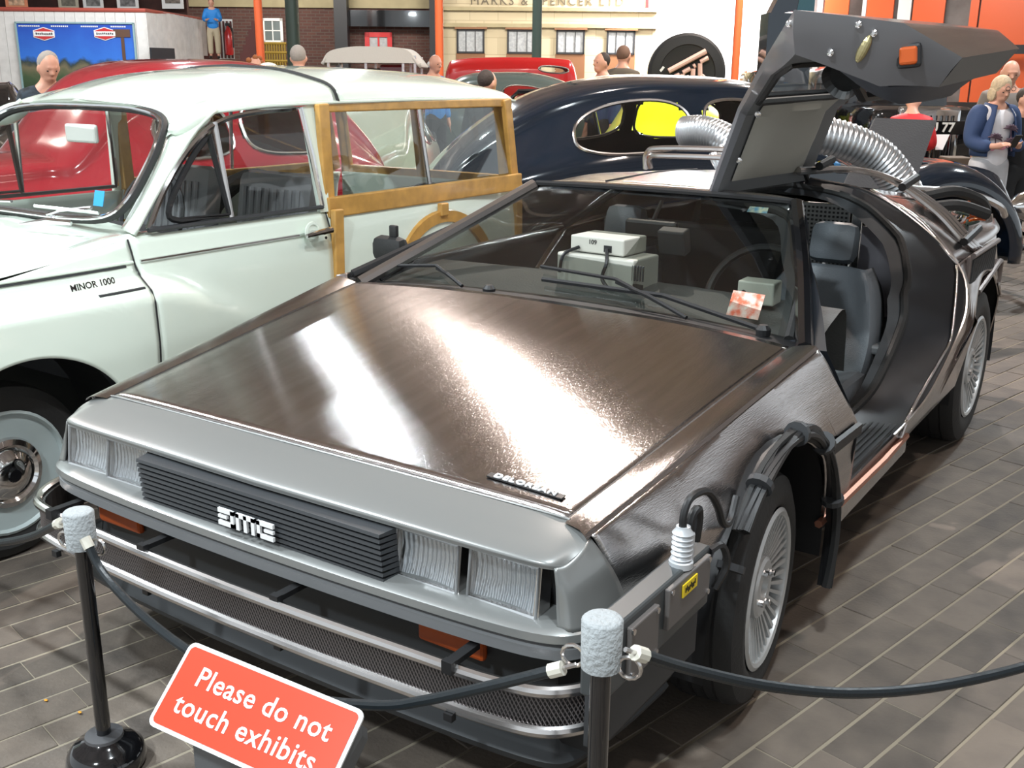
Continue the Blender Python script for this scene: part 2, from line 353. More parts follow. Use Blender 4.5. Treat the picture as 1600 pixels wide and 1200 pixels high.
# sash window in the brick wall
def win(name, u0, u1, v0, v1, D, fm, gm, nx, ny, fw=.06):
    a = G(u0, D); b = G(u1, D); z0, z1 = zv(v1, D), zv(v0, D); d = (b-a).normalized(); n = Vector((d.y, -d.x, 0)); L = (b-a).length
    f = MB(); rz = math.atan2(d.y, d.x)
    def bar(s0, s1, h0, h1, th=.06): f.box((*(a+d*(s0+s1)/2+n*th/2).xy, (h0+h1)/2), (s1-s0, th, h1-h0), rz=rz)
    bar(0, fw, z0, z1); bar(L-fw, L, z0, z1); bar(0, L, z1-fw, z1); bar(0, L, z0, z0+fw)
    for i in range(1, nx): bar(L*i/nx-fw*.2, L*i/nx+fw*.2, z0, z1, .04)
    for i in range(1, ny): h = z0+(z1-z0)*i/ny; bar(0, L, h-fw*.2, h+fw*.2, .04)
    w = struct(f, name, fm); g = MB(); m_ = a+d*L/2+n*.01; g.box((m_.x, m_.y, (z0+z1)/2), (L, .012, z1-z0), rz=rz); g.build('pane', gm, w); return w
PANE = mat('dim_window_pane', (.16, .19, .19), .12, coat=1); CURT = mat('grey_net_curtain', (.42, .44, .46), .25, noise=.25, nscale=12, coat=.6)
win('window_1', 414, 446, 33, 71, D0+.5, WHITE, PANE, 2, 2, .09)
win('window_2', 572, 614, 53, 92, D0+.5, REDP, CURT, 2, 1, .16)
rl = MB()
for i in range(9):
    a = G(415+i*4, D0-.3); rl.tube([a+Vector((0, 0, .3)), a+Vector((0, 0, zv(72, D0)))], .035, 5)
for v in (72, 86, 99): rl.tube([G(413, D0-.3, zv(v, D0)), G(450, D0-.3, zv(v, D0))], .05, 5)
tag(rl.build('iron_railing', mat('gold_paint', (.35, .24, .05), .4, .5)), 'gold painted iron railing under the white sash window', 'railing')
# limestone shop front
sf = wallbox(MB(), 690, D0, 1022, D0, 0, zv(16, D0), .4); wallbox(sf, 690, D0+.3, 1006, D0+.3, zv(16, D0), 6, .3)
facade = struct(sf, 'wall_facade', STONE)
for vv, th in ((16, .12), (41, .12)):
    mb = MB(); a = G(690, D0); b = G(1024, D0); d = (b-a).normalized(); rz = math.atan2(d.y, d.x); c = (a+b)/2
    mb.box((c.x+.05*d.y, c.y-.05*d.x, zv(vv, D0)), ((b-a).length, .22, th), rz=rz); mb.build('cornice', BEIGEW, facade)
mb = wallbox(MB(), 1004, D0+.1, 1009, D0+.1, zv(14, D0), 6, .1); struct(mb, 'trim_3', REDP)
BRW = mat('brown_panel', (.22, .10, .045), .5)
for i, (u0, u1) in enumerate(((714, 757), (792, 838), (868, 912), (946, 990))):
    w = win('window_%d' % (i+3), u0, u1, 47, 84, D0-.02, IRONP, CURT, 3, 1, .06)
    mb = wallbox(MB(), u0-1, D0-.04, u1+1, D0-.04, .2, zv(84, D0), .1); mb.build('panel', BRW, w)
    mb = wallbox(MB(), u0-3, D0-.14, u1+4, D0-.16, zv(47, D0), zv(43.5, D0), .2); mb.build('lintel', BRW, w)
tx = textmesh('MARKS & SPENCER LTD', .40, .012, 'shop_name_lettering', mat('bronze_letter', (.10, .08, .05), .5), facade, spacing=1.28)
frame3(tx, G(853, D0+.27, zv(3, D0)), tuple(RX[:2])+(0,), (0, 0, 1))
# bright white wall at the right of the shop front
mb = wallbox(MB(), 1000, D0+4, 1262, D0+4, 0, 6.5, .3); wb = struct(mb, 'wall_white', WBRICK)
# orange doors far right
WR = 34.
mb = wallbox(MB(), 1250, WR+.4, 1760, WR-5.0, 0, 6, .3); wr = struct(mb, 'wall_right', mat('grey_concrete', (.22, .20, .19), .8, noise=.3, nscale=2))
for k, (u0, u1, c) in enumerate(((1232, 1250, REDP), (1268, 1276, WHITE), (1279, 1316, OPAINT), (1337, 1343, WHITE), (1344, 1385, OPAINT), (1392, 1412, WHITE), (1415, 1464, OPAINT), (1503, 1516, OPAINT), (1519, 1604, OPAINT), (1610, 1700, OPAINT))):
    D_ = WR-.1-5.4*(u0-1250)/510; mb = wallbox(MB(), u0, D_, u1, D_-5.4*(u1-u0)/510, .1, 5, .08)
    struct(mb, 'door_%d' % (k+1), c) if c is OPAINT else struct(mb, 'trim_%d' % (k+4), c)
mb = wallbox(MB(), 1515, 30.4, 1620, 29.4, zv(78, 30), zv(64, 30), .1); struct(mb, 'trim_20', IRONP)
mb = wallbox(MB(), 1150, 24, 1720, 21.5, 0, 1.05, .3)
struct(mb, 'wall_low', mat('dark_brown_brick', (.05, .036, .03), .8, noise=.4, nscale=3))
# ceiling, out of frame but mirrored in the bodywork
CEILM = mat('red_brown_ceiling', (.62, .54, .51), .8, noise=.5, nscale=.6)
struct(MB().box((-10, 19, 6.1), (60, 56, .15)), 'ceiling', CEILM)
# posts
def post(u, D, r, m, name, label, v1=None, iron=False):
    p = G(u, D); o = thing(name, label, 'post', (p.x, p.y, 0)); mb = MB()
    if iron:
        rz = math.radians(random.uniform(0, 30)); mb.box((0, 0, 3), (r*.5, r*2, 6), rz=YAW*-1); mb.box((0, 0, 3), (r*2, r*.45, 6), rz=-YAW)
        mb.box((0, 0, .02), (r*4, r*4, .04), rz=-YAW)
    else: mb.lathe([(r*1.8, 0), (r*1.8, .03), (r, .05), (r, 6)], (0, 0, 0), seg=18)
    mb.build('shaft', m, o, smooth=not iron); c = MB().lathe([(r*1.5, 5.85), (r*1.5, 6.0)], (0, 0, 0), seg=14); c.build('collar', m, o); return o
post(409, 26, .10, OPAINT, 'steel_post', 'orange steel post left of the dark green post, by the sash window')
post(461, 27, .17, GREENP, 'steel_post', 'thick dark green post in front of the brick wall')
post(687, 24, .095, OPAINT, 'steel_post', 'orange steel post at the left edge of the stone shop front')
post(838, 22, .10, GREENP, 'steel_post', 'dark green post in front of the stone shop front windows')
post(1148, 20.5, .075, OPAINT, 'steel_post', 'slim orange post in front of the bright white wall')
# ---- white boarded balcony with mural
BW = 26.
PLK = mat('whitewashed_board', (.70, .69, .67), .7, noise=.14, nscale=5)
bal = MB(); wallbox(bal, -260, BW, 235, BW, 0, zv(24, BW), .2)
bo = struct(bal, 'wall_left', PLK)
a, b = G(-60, BW-.03), G(235, BW-.03); n_ = int((b-a).length/.24); d = (b-a)/n_; rz = math.atan2(d.y, d.x); pl = None
for i in range(n_):
    c = a+d*(i+.5)
    if pl is None: pl = MB().box((0, 0, 0), (d.length-.008, .02, zv(24, BW)), rz=rz).build('plank', PLK, bo); o = pl
    else: o = pl.copy(); COL.objects.link(o)
    o.location = (c.x, c.y, zv(24, BW)/2)
a, b = G(235, BW-.03), G(326, BW+3.0); n_ = int((b-a).length/.24); d = (b-a)/n_; rz = math.atan2(d.y, d.x); pl2 = None
for i in range(n_):
    c = a+d*(i+.5); v0 = 21+17*(i+.5)/n_; h = zv(v0, BW+3.0*(i+.5)/n_); lo = .0 if i < n_*.68 else .9+2.2*(i-n_*.68)/n_*2
    MB().box((c.x, c.y, (h+lo)/2), (d.length-.008, .04, h-lo), rz=rz).build('plank', PLK, bo)
a = G(-60, BW-.05, zv(23, BW)); b = G(235, BW-.05, zv(23, BW)); c = G(322, BW+3.0, zv(36, BW+3.0))
MB().tube([a, b, c], .05, 8).build('handrail', mat('red_rail', (.35, .07, .05), .5), bo, label='red handrail along the top')
mp_ = MB(); wallbox(mp_, 240, BW-.35, 276, BW+.3, 0, zv(80, BW), .06); tag(mp_.build('display_stand', IRONP), 'black display stand against the white boarded wall, right of the mural', 'stand')
# stair side and red boards at the end of the balcony
st_ = MB(); wallbox(st_, 318, BW+3.4, 345, BW+3.8, 0, zv(45, BW+3.4), .1)
for i in range(6): wallbox(st_, 372+i*5, BW+2, 377+i*5, BW+2, 0, zv(98-i*12, BW+2), .1)
ss = struct(st_, 'wall_stair', DKRED)
wallbox(m2 := MB(), 344, BW+3.5, 368, BW+3.5, zv(96, BW+3.5), zv(35, BW+3.5), .04)
sp_ = tag(m2.build('striped_panel', WHITE), 'white panel with dark red stripes beside the stairs', 'panel')
m3 = MB()
for i in range(4): wallbox(m3, 347+i*5.6, BW+3.44, 349.6+i*5.6, BW+3.44, zv(95, BW+3.5), zv(38, BW+3.5), .03)
m3.build('stripe', DKRED, sp_)
ext = thing('fire_extinguisher', 'red fire extinguisher hanging beside the striped panel', 'extinguisher', G(361, BW+3.2, zv(90, BW+3.2))); ext.scale = (1.9, 1.9, 1.9)
MB().lathe([(.05, 0), (.06, .02), (.06, .30), (.03, .36), (.02, .40)], (0, 0, 0), seg=14).build('cylinder', REDP, ext, smooth=True)
MB().box((0, 0, .42), (.08, .03, .04)).build('valve', BLACK, ext); MB().tube([(.02, 0, .4), (.09, 0, .36), (.09, 0, .1)], .01, 6).build('hose', BLACK, ext)
# mural
def print_mat(name, cols, pts, coord='Z', lo=0, hi=1, wob=.0, ns=4):
    m = mat(name, cols[0], .5); nt = m.node_tree; b = nt.nodes['Principled BSDF']; tc = nt.nodes.new('ShaderNodeTexCoord')
    sp = nt.nodes.new('ShaderNodeSeparateXYZ'); nt.links.new(tc.outputs['Object'], sp.inputs[0]); mr = nt.nodes.new('ShaderNodeMapRange')
    mr.inputs['From Min'].default_value = lo; mr.inputs['From Max'].default_value = hi; nt.links.new(sp.outputs[coord], mr.inputs['Value'])
    n = nt.nodes.new('ShaderNodeTexNoise'); n.inputs['Scale'].default_value = ns; n.inputs['Detail'].default_value = 4; nt.links.new(tc.outputs['Object'], n.inputs['Vector'])
    a = nt.nodes.new('ShaderNodeMath'); a.operation = 'MULTIPLY_ADD'; a.inputs[1].default_value = wob; nt.links.new(n.outputs['Fac'], a.inputs[0]); nt.links.new(mr.outputs[0], a.inputs[2])
    s_ = nt.nodes.new('ShaderNodeMath'); s_.operation = 'SUBTRACT'; s_.inputs[1].default_value = wob*.5; nt.links.new(a.outputs[0], s_.inputs[0])
    r = nt.nodes.new('ShaderNodeValToRGB'); e = r.color_ramp.elements
    while len(e) < len(cols): e.new(.5)
    for k in range(len(cols)): e[k].position = pts[k]; e[k].color = (*cols[k], 1)
    nt.links.new(s_.outputs[0], r.inputs[0]); nt.links.new(r.outputs[0], b.inputs['Base Color']); return m
MD = BW-.10
z0, z1 = zv(160, MD), zv(43, MD)
mm = print_mat('mural_print', [(.02, .03, .02), (.05, .09, .04), (.16, .14, .08), (.03, .05, .05), (.03, .16, .62), (.015, .07, .42)], [0, .25, .40, .47, .53, 1.], 'Z', z0, z1, .35, 2.5)
a, b = G(34, MD), G(214, MD)
mur = thing('painted_mural', 'large blue-skied landscape mural with two orange signs on the white boards', 'mural', (0, 0, 0))
wallbox(q := MB(), 34, MD, 214, MD, z0, z1, .03).v; q.build('picture', mm, mur)
q = MB()
for (u0, u1, va, vb) in ((32, 216, 41.5, 44), (32, 34.5, 42, 160), (213.5, 216, 42, 160)): wallbox(q, u0, MD-.03, u1, MD-.03, zv(vb, MD), zv(va, MD), .05)
q.build('frame', mat('pale_teal_frame', (.25, .38, .40), .5), mur)
def hexa(u, v, w, h, D, m, nm, off=0):
    pts = [(-.5, -.25), (0, -.5), (.5, -.25), (.5, .25), (0, .5), (-.5, .25)]; c = G(u, D-off, zv(v, D)); k = D/FPX
    R_ = Vector((RX[0], RX[1], 0)).normalized()
    return MB().prism([c+R_*(x*w*k)+Vector((0, 0, y*h*k)) for x, y in pts], Vector((-FX[0], -FX[1], 0))*.008).build(nm, m, mur)
for u, v in ((76, 60), (170, 59)):
    s1 = hexa(u, v, 33, 20, MD, WHITE, 'sign', .012); hexa(u, v, 30, 17.5, MD, REDP, 'sign_centre', .022)
    wallbox(q := MB(), u-16, MD-.036, u+16, MD-.036, zv(v+3.5, MD), zv(v-3.5, MD), .01); q.build('sign_band', WHITE, mur)
    q = MB(); r_ = random.Random(u)
    for i in range(9): wallbox(q, u-13+i*3, MD-.043, u-11.2+i*3, MD-.043, zv(v+r_.uniform(.8, 2), MD), zv(v-r_.uniform(.8, 2), MD), .008)
    q.build('script_lettering', BLACK, mur)
for u0, u1 in ((38, 72), (88, 117), (134, 163), (180, 205)):
    q = MB(); n_ = int((u1-u0)/3)
    for i in range(n_): wallbox(q, u0+i*3, MD-.012, u0+i*3+2, MD-.012, zv(49, MD), zv(47, MD), .006)
    q.build('caption', WHITE, mur)
q = MB(); wallbox(q, 194, MD-.015, 199, MD-.015, zv(100, MD), zv(58, MD), .01); wallbox(q, 183, MD-.02, 209, MD-.02, zv(64, MD), zv(52, MD), .01)
q.build('painted_tree', mat('brown_print', (.10, .05, .03), .6), mur)
# posters above the balcony
wallbox(q := MB(), -120, BW+5, 300, BW+5, 2.0, 6, .2); struct(q, 'wall_dark', mat('dark_red_timber', (.055, .02, .016), .8, noise=.5, nscale=3))
pc = [((-12, 6), (.75, .25, .12)), ((22, 56), (.80, .30, .16)), ((103, 134), (.50, .46, .36)), ((141, 172), (.60, .60, .58)), ((193, 226), (.62, .60, .60)), ((262, 295), (.60, .50, .42))]
for i, ((u0, u1), c) in enumerate(pc):
    D_ = BW+4.6; vb = 25 if i < 5 else 20
    lab = ['orange poster cut off at the top left corner', 'bright orange poster above the mural', 'beige sketch poster above the mural, left of the middle', 'white poster with a dark grey photo over the mural', 'white poster with a dark photo near the balcony corner', 'pale poster with orange and blue pictures right of the balcony corner'][i]
    t = thing('wall_poster', lab, 'poster', (0, 0, 0), group='posters over the balcony')
    wallbox(q := MB(), u0, D_, u1, D_, zv(vb, D_), zv(-22, D_), .02); q.build('sheet', WHITE if i > 2 else mat('poster_sheet', c, .6), t)
    wallbox(q := MB(), u0+5, D_-.02, u1-5, D_-.02, zv(vb-8, D_), zv(-5, D_), .015); q.build('print', mat('poster_picture', tuple(x*.45 for x in c) if i not in (1,) else (.85, .55, .35), .6, noise=.6, nscale=9), t)
# ================================================================== SILVER GULL-WING CAR
car = thing('sports_car', 'brushed steel gull-wing sports car with its left door raised, behind the rope barrier', 'car')
def lerp(x, xs, ys): return np.interp(x, xs, ys)
XT = ([-.70, -.4, 0, .6, 1.3, 2.0, 2.8, 3.0, 3.28], [.80, .868, .905, .925, .93, .93, .90, .86, .78])
def Xs(y, z):
    xc = lerp(y, [-.69, .36, 1.9, 2.8, 3.28], [.775, .855, .875, .86, .76]); zc = ZC(y); xt = lerp(y, *XT)
    zt = np.minimum(.58, zc-.03); up = np.clip((z-zt)/(zc-zt), 0, 1); dn = np.clip((zt-z)/.3, 0, 1)
    return np.where(z > zt, xt+(xc-xt)*up**1.25, xt-.035*dn)
def ZC(y): return lerp(y, [-.69, -.236, .36, 1.9, 3.28], [.680, .745, .838, .835, .865])
def arch(y, yc, zc, r, zb): 
    d = np.abs(y-yc); return np.where(d < r, zc+np.sqrt(np.maximum(r*r-d*d, 0)), zb)
def side_patch(y0f, y1f, B, nu, nt, sx=1):
    P = np.zeros((nu, nt, 3))
    for i in range(nu):
        u = i/(nu-1); z = np.full(nt, .6); t = np.linspace(0, 1, nt)**.9
        for _ in range(4):
            y = y0f(z)+(y1f(z)-y0f(z))*u; z = ZC(y)*(1-t)+B(y)*t
        x = Xs(y, z); r = np.hypot(y, z-.295); x = x+.012*np.exp(-((r-.39)/.04)**2)
        r2 = np.hypot(y-2.413, z-.33); x = x+.014*np.exp(-((r2-.42)/.04)**2)
        P[i] = np.stack([x*sx, y, z], 1)
    return P
# hood
hood = np.array([[(0, -.690, .702), (.35, -.684, .700), (.62, -.674, .693), (.705, -.668, .686)],
                 [(0, -.31, .757), (.36, -.305, .755), (.64, -.30, .745), (.728, -.30, .737)],
                 [(0, .08, .809), (.38, .085, .806), (.66, .09, .796), (.752, .09, .789)],
                 [(0, .42, .846), (.40, .41, .843), (.68, .385, .832), (.771, .375, .825)]])
H = surf(hood, 40, 18)
grain_uv(MB().grid(H, mirror=True).build('hood', STEEL, car, smooth=True, weld=True, solid=.012))
# gaps round the hood
for sx in (1, -1):
    sm = spl([(p[3][0]*sx+.004*sx, p[3][1], p[3][2]-.003) for p in hood], 20)
    MB().tube(sm, .0035, 5).build('panel_gap', BLACK, car)
MB().tube(spl([(-.715, -.672, .684), (-.62, -.680, .690), (0, -.697, .699), (.62, -.680, .690), (.715, -.672, .684)], 24), .003, 6).build('hood_edge_strip', GREYP, car, smooth=True)
# fenders
def y0(z): return -.69+np.clip(.68-z, -.02, .2)*.33
def y1(z): return np.where(z > .57, .36+(.84-z)*.81, .578+(.57-z)*.3)
def Bf(y): return np.where(y < -.385, .50, arch(y, 0, .295, .385, .335))
for sx in (1, -1):
    top = np.array([[(p[3][0]+.007, p[3][1], p[3][2]) for p in hood]])[0]
    ys = np.linspace(-.69, .36, 26); cr = np.stack([lerp(ys, [-.69, .36], [.775, .855]), ys, ZC(ys)], 1)
    tp = crom(top, np.linspace(0, 1, 26)); T = np.stack([tp, tp*.66+cr*.34+[0, 0, .004], tp*.33+cr*.67+[0, 0, .006], cr-[.006, 0, -.002], cr-[0, 0, .006]], 1)*[sx, 1, 1]
    T = np.concatenate([T[:1]+[0, -.020, -.004], T], 0)
    grain_uv(MB().grid(T).build('fender_top', STEEL, car, smooth=True, weld=True))
    P = side_patch(y0, y1, Bf, 90, 22, sx)
    P[:, 0] = P[:, 0]-np.array([0, 0, .006])
    grain_uv(MB().grid(P).build('fender', STEEL, car, smooth=True, solid=.01*sx))
    # black rub strip
    st = MB(); zs = .575
    q = [(Xs(y, zs)*sx+.004*sx, y, zs) for y in np.linspace(.33, .555, 8)]
    for a, b in zip(q[:-1], q[1:]): st.add([(a[0], a[1], zs-.018), (b[0], b[1], zs-.018), (b[0], b[1], zs+.018), (a[0], a[1], zs+.018), (a[0]+.012*sx, a[1], zs-.014), (b[0]+.012*sx, b[1], zs-.014), (b[0]+.012*sx, b[1], zs+.014), (a[0]+.012*sx, a[1], zs+.014)], [(4, 5, 6, 7), (0, 1, 5, 4), (2, 3, 7, 6), (3, 0, 4, 7), (1, 2, 6, 5)])
    st.build('rub_strip', BLACK, car)
    # rear quarter
    def r0(z): return lerp(z, [.33, .43, .585, .82, .9], [1.22, 1.278, 1.717, 1.945, 1.96])
    P = side_patch(r0, lambda z: np.full_like(z, 3.28), lambda y: arch(y, 2.413, .33, .415, .33), 90, 22, sx)
    grain_uv(MB().grid(P).build('rear_quarter_panel', STEEL, car, smooth=True, solid=.01*sx))
    sail = np.array([[(.50, 2.02, 1.095), (.70, 2.00, .99), (.868, 1.96, .838)], [(.53, 2.45, 1.04), (.72, 2.45, .96), (.87, 2.45, .85)],
                     [(.58, 2.9, .955), (.74, 2.9, .915), (.855, 2.9, .86)], [(.60, 3.26, .89), (.72, 3.27, .88), (.77, 3.28, .868)]])*[sx, 1, 1]
    grain_uv(MB().grid(surf(sail, 30, 10)).build('sail_panel', STEEL, car, smooth=True, solid=.01))
# roof centre panel and rails
roof = np.array([[(0, 1.085, 1.136), (.25, 1.088, 1.135), (.42, 1.10, 1.130), (.504, 1.112, 1.121)],
                 [(0, 1.16, 1.145), (.25, 1.16, 1.143), (.42, 1.16, 1.137), (.515, 1.165, 1.125)]])
grain_uv(MB().grid(surf(roof, 6, 12), mirror=True).build('windshield_header', STEEL, car, smooth=True, weld=True, solid=.012))
roofc = np.array([[(-.50, 1.17, 1.122), (-.24, 1.17, 1.141), (0, 1.17, 1.146), (.21, 1.17, 1.141)], [(-.52, 1.6, 1.127), (-.25, 1.6, 1.146), (0, 1.6, 1.150), (.21, 1.6, 1.146)],
                  [(-.53, 2.0, 1.10), (-.25, 2.0, 1.13), (0, 2.0, 1.138), (.21, 2.0, 1.132)], [(-.54, 2.2, 1.07), (-.25, 2.2, 1.10), (0, 2.2, 1.11), (.21, 2.2, 1.10)]])
grain_uv(MB().grid(surf(roofc, 24, 16)).build('roof_panel', STEEL, car, smooth=True, solid=.012))
MB().tube([(-.24, 1.17, 1.1445), (-.245, 1.6, 1.149), (-.245, 2.0, 1.133)], .0035, 5).build('panel_gap', BLACK, car)
# fascia (painted nose)
fas = np.array([[(0, -.700, .698), (.35, -.694, .696), (.62, -.684, .689), (.715, -.675, .682), (.765, -.69, .674)],
                [(0, -.765, .678), (.35, -.76, .676), (.62, -.748, .670), (.725, -.735, .667), (.775, -.725, .658)],
                [(0, -.822, .655), (.35, -.815, .654), (.62, -.805, .651), (.730, -.792, .648), (.765, -.765, .640)],
                [(0, -.826, .640), (.35, -.819, .639), (.62, -.809, .637), (.728, -.797, .634), (.768, -.768, .628)]])
MB().grid(surf(fas, 18, 30), mirror=True).build('nose_panel', GREYP, car, smooth=True, weld=True)
for sx in (1, -1):
    cs = np.array([[(.765, -.69, .674), (.775, -.725, .658), (.765, -.765, .640), (.752, -.788, .636)],
                   [(.80, -.68, .630), (.795, -.725, .615), (.780, -.775, .600), (.758, -.792, .598)],
                   [(.815, -.65, .575), (.81, -.72, .565), (.792, -.782, .555), (.762, -.795, .555)],
                   [(.83, -.625, .505), (.828, -.72, .515), (.80, -.79, .520), (.768, -.80, .522)]])*[sx, 1, 1]
    MB().grid(surf(cs, 14, 14)).build('nose_corner', GREYP, car, smooth=True, solid=.006*sx)
path = spl([(.862, -.40), (.855, -.55), (.840, -.68), (.815, -.775), (.755, -.825), (.60, -.848), (.3, -.862), (0, -.866)], 36)
path = np.concatenate([path, (path*[-1, 1])[::-1][1:]])
def sweep(path, prof):
    n = len(path); out = np.zeros((n, len(prof), 3))
    for i in range(n):
        a = path[max(i-1, 0)]; b = path[min(i+1, n-1)]; d = (b-a)/np.linalg.norm(b-a); nn = np.array([-d[1], d[0]])
        if nn@path[i] < 0 and abs(path[i][0]) > .2 or nn[1] > .3: nn = -nn
        for j, (o, z) in enumerate(prof): out[i, j] = (*(path[i]+nn*o), z)
    return out
bp_ = sweep(path, [(-.11, .532), (-.05, .528), (-.012, .524), (0, .516), (.002, .500), (-.008, .492), (-.03, .490)])
MB().grid(bp_).build('bumper', GREYP, car, smooth=True, weld=True)
bp_ = sweep(path, [(-.012, .490), (-.004, .484), (-.004, .462), (-.02, .455), (-.06, .452), (-.08, .44)])
MB().grid(bp_).build('bumper_rub_strip', mat('grey_rub_strip', (.16, .165, .17), .35), car, smooth=True)
bp_ = sweep(path, [(-.05, .455), (-.085, .40), (-.10, .34), (-.09, .27), (-.04, .21), (-.05, .19), (-.2, .19)])
MB().grid(bp_).build('front_valance', mat('dark_valance', (.03, .033, .036), .45), car, smooth=True)
# headlamp recess
MB().add([(-.765, -.735, .52), (.765, -.735, .52), (.765, -.76, .645), (-.765, -.76, .645)], [(0, 1, 2, 3)]).build('lamp_recess', BLACK, car)
LENS = glass_mat('headlamp_glass', (.92, .94, .95), .06, .12)
def refl_mat():
    m = mat('lamp_reflector', (.78, .80, .82), .2, .7); nt = m.node_tree; b = nt.nodes['Principled BSDF']; tc = nt.nodes.new('ShaderNodeTexCoord')
    w = nt.nodes.new('ShaderNodeTexWave'); w.inputs['Scale'].default_value = 28; w.bands_direction = 'X'; w.inputs['Distortion'].default_value = 2.5; nt.links.new(tc.outputs['Object'], w.inputs['Vector'])
    bp = nt.nodes.new('ShaderNodeBump'); bp.inputs['Strength'].default_value = .8; bp.inputs['Distance'].default_value = .01; nt.links.new(w.outputs['Fac'], bp.inputs['Height']); nt.links.new(bp.outputs[0], b.inputs['Normal']); return m
REFL = refl_mat()
for cx in (-.662, -.492, .455, .638):
    w, h = .168, .108; yb = -.820+.040*abs(cx); cz = .576
    def fr(s, y): return [(cx-w/2*s, y, cz-h/2*s), (cx+w/2*s, y, cz-h/2*s), (cx+w/2*s, y+.012, cz+h/2*s), (cx-w/2*s, y+.012, cz+h/2*s)]
    b = MB(); A, B_, C_ = fr(1, yb), fr(.88, yb-.003), fr(.88, yb+.012); D_ = fr(1, yb+.04)
    V = D_+A+B_+C_
    for k in range(3): b.add([], []); 
    b.add(V, [(k*4+i, k*4+(i+1) % 4, (k+1)*4+(i+1) % 4, (k+1)*4+i) for k in range(3) for i in range(4)])
    hl = b.build('headlamp', DCHROME, car)
    q = fr(.90, yb+.004); MB().add(q, [(0, 1, 2, 3)]).build('lens', LENS, hl)
    F4 = fr(.95, yb-.004); MB().tube(F4, .0048, 8, closed=True).build('bezel', mat('bezel_grey', (.42, .43, .44), .3, .4) if 'bezel_grey' not in MATS else MATS['bezel_grey'], hl, smooth=True)
    R = MB(); gx, gz = 12, 8; pts = np.zeros((gx+1, gz+1, 3))
    for i in range(gx+1):
        for j in range(gz+1):
            a, c = i/gx*2-1, j/gz*2-1; pts[i, j] = (cx+a*w/2*.93, yb+.010+.018*max(0, 1-(a*a+c*c)*.5)+.006*c, cz+c*h/2*.93)
    R.grid(pts).build('reflector', REFL, hl, smooth=True)
# grille
gr = MB(); gr.box((0, -.785, .560), (.74, .07, .146)); gv = gr.build('grille', DGREY, car)
for i in range(12):
    z = .487+i*.0128
    t = MB(); yy = -.849+.0012*(6-i)
    t.add([(-.388, yy+.045, z-.005), (.388, yy+.045, z-.005), (.388, yy+.045, z+.006), (-.388, yy+.045, z+.006), (-.380, yy, z-.003), (.380, yy, z-.003), (.380, yy+.002, z+.004), (-.380, yy+.002, z+.004)],
          [(0, 1, 5, 4), (4, 5, 6, 7), (7, 6, 2, 3), (1, 2, 6, 5), (0, 4, 7, 3)]).build('slat', mat('grille_plastic', (.04, .043, .047), .4) if i == 0 else MATS['grille_plastic'], gv)
# badge letters: D without left stem top, M, C drawn as bent bars
lm = mat('badge_white', (.80, .80, .80), .4); yb = -.862; L0 = -.087; zc = .562
def bars(nm, rects, dx):
    b = MB()
    for x0_, x1_, za, zb_ in rects: b.box(((x0_+x1_)/2+dx, yb, zc+(za+zb_)/2), (x1_-x0_, .006, zb_-za))
    b.build(nm, lm, gv)
bars('badge_letter', [(0, .050, .010, .020), (.040, .050, -.020, .020), (0, .050, -.020, -.010), (0, .028, -.003, .004)], L0)
bars('badge_letter', [(.058, .116, .010, .020), (.058, .068, -.020, .02), (.082, .092, -.020, .02), (.106, .116, -.02, .02)], L0)
bars('badge_letter', [(.124, .174, .010, .020), (.124, .134, -.020, .020), (.124, .174, -.020, -.010), (.146, .174, -.003, .004)], L0)
# hood badge
hb = MB().box((0, 0, 0), (.185, .017, .003)).build('hood_badge', BLACK, car)
frame3(hb, (.575, -.618, .7055), (1, 0, -.045), (0, 1, .13))
t = textmesh('DELOREAN', .023, .0018, 'badge_lettering', lm, hb, bold=.0006, spacing=1.15); t.scale = (1.18, .9, 1); t.location = (0, 0, .003)
# indicators
for cx in (-.58, .50):
    MB().rbox((cx, -.772, .398), (.17, .02, .045), .008).build('indicator_lens', ORANGE, car)
# front guard rail: two tubes and woven mesh
gp = spl([(.80, -.50), (.872, -.62), (.868, -.76), (.80, -.865), (.68, -.898), (.5, -.908), (.25, -.918), (0, -.922)], 40)
gp = np.concatenate([gp, (gp*[-1, 1])[::-1][1:]])
gi = 9
for z in (.432, .348):
    MB().tube([(x, y, z) for x, y in gp[gi-3:-(gi-3)]], .0125, 10).build('guard_tube', DCHROME, car, smooth=True)
me = MB(); L = np.cumsum(np.r_[0, np.linalg.norm(np.diff(gp, axis=0), axis=1)]); S = np.arange(L[gi-2], L[-(gi-1)], .0085)
px_, py_ = np.interp(S, L, gp[:, 0]), np.interp(S, L, gp[:, 1])
for k in range(len(S)-9):
    for dirn in (1, -1):
        a, b = (k, k+5); z0_, z1_ = (.350, .430) if dirn > 0 else (.430, .350)
        p = Vector((px_[a], py_[a], z0_)); q = Vector((px_[b], py_[b], z1_)); w = Vector((.0012, 0, 0)); t = Vector((0, 0, .0012))
        me.add([p-w-t, p+w+t, q+w+t, q-w-t], [(0, 1, 2, 3)])
me.build('guard_mesh', mat('mesh_wire', (.22, .20, .20), .35, .8), car, kind='stuff')
MB().grid(np.array([[(x*.985, y*.985, z) for z in (.352, .428)] for x, y in gp[gi-2:-(gi-2)]])).build('guard_mesh_shade', mat('mesh_shadow', (.025, .023, .023), .6), car)  # dark sheet stands in for the shade behind the mesh
for cx in (-.66, -.30, .14, .60, .0):
    if cx == 0: continue
    b = MB(); b.box((cx, -.872, .447), (.022, .085, .012)); b.box((cx, -.916, .442), (.024, .016, .026)); b.build('guard_bracket', BLACK, car)
    MB().box((cx, -.915, .333), (.02, .014, .016)).build('guard_clip', BLACK, car)
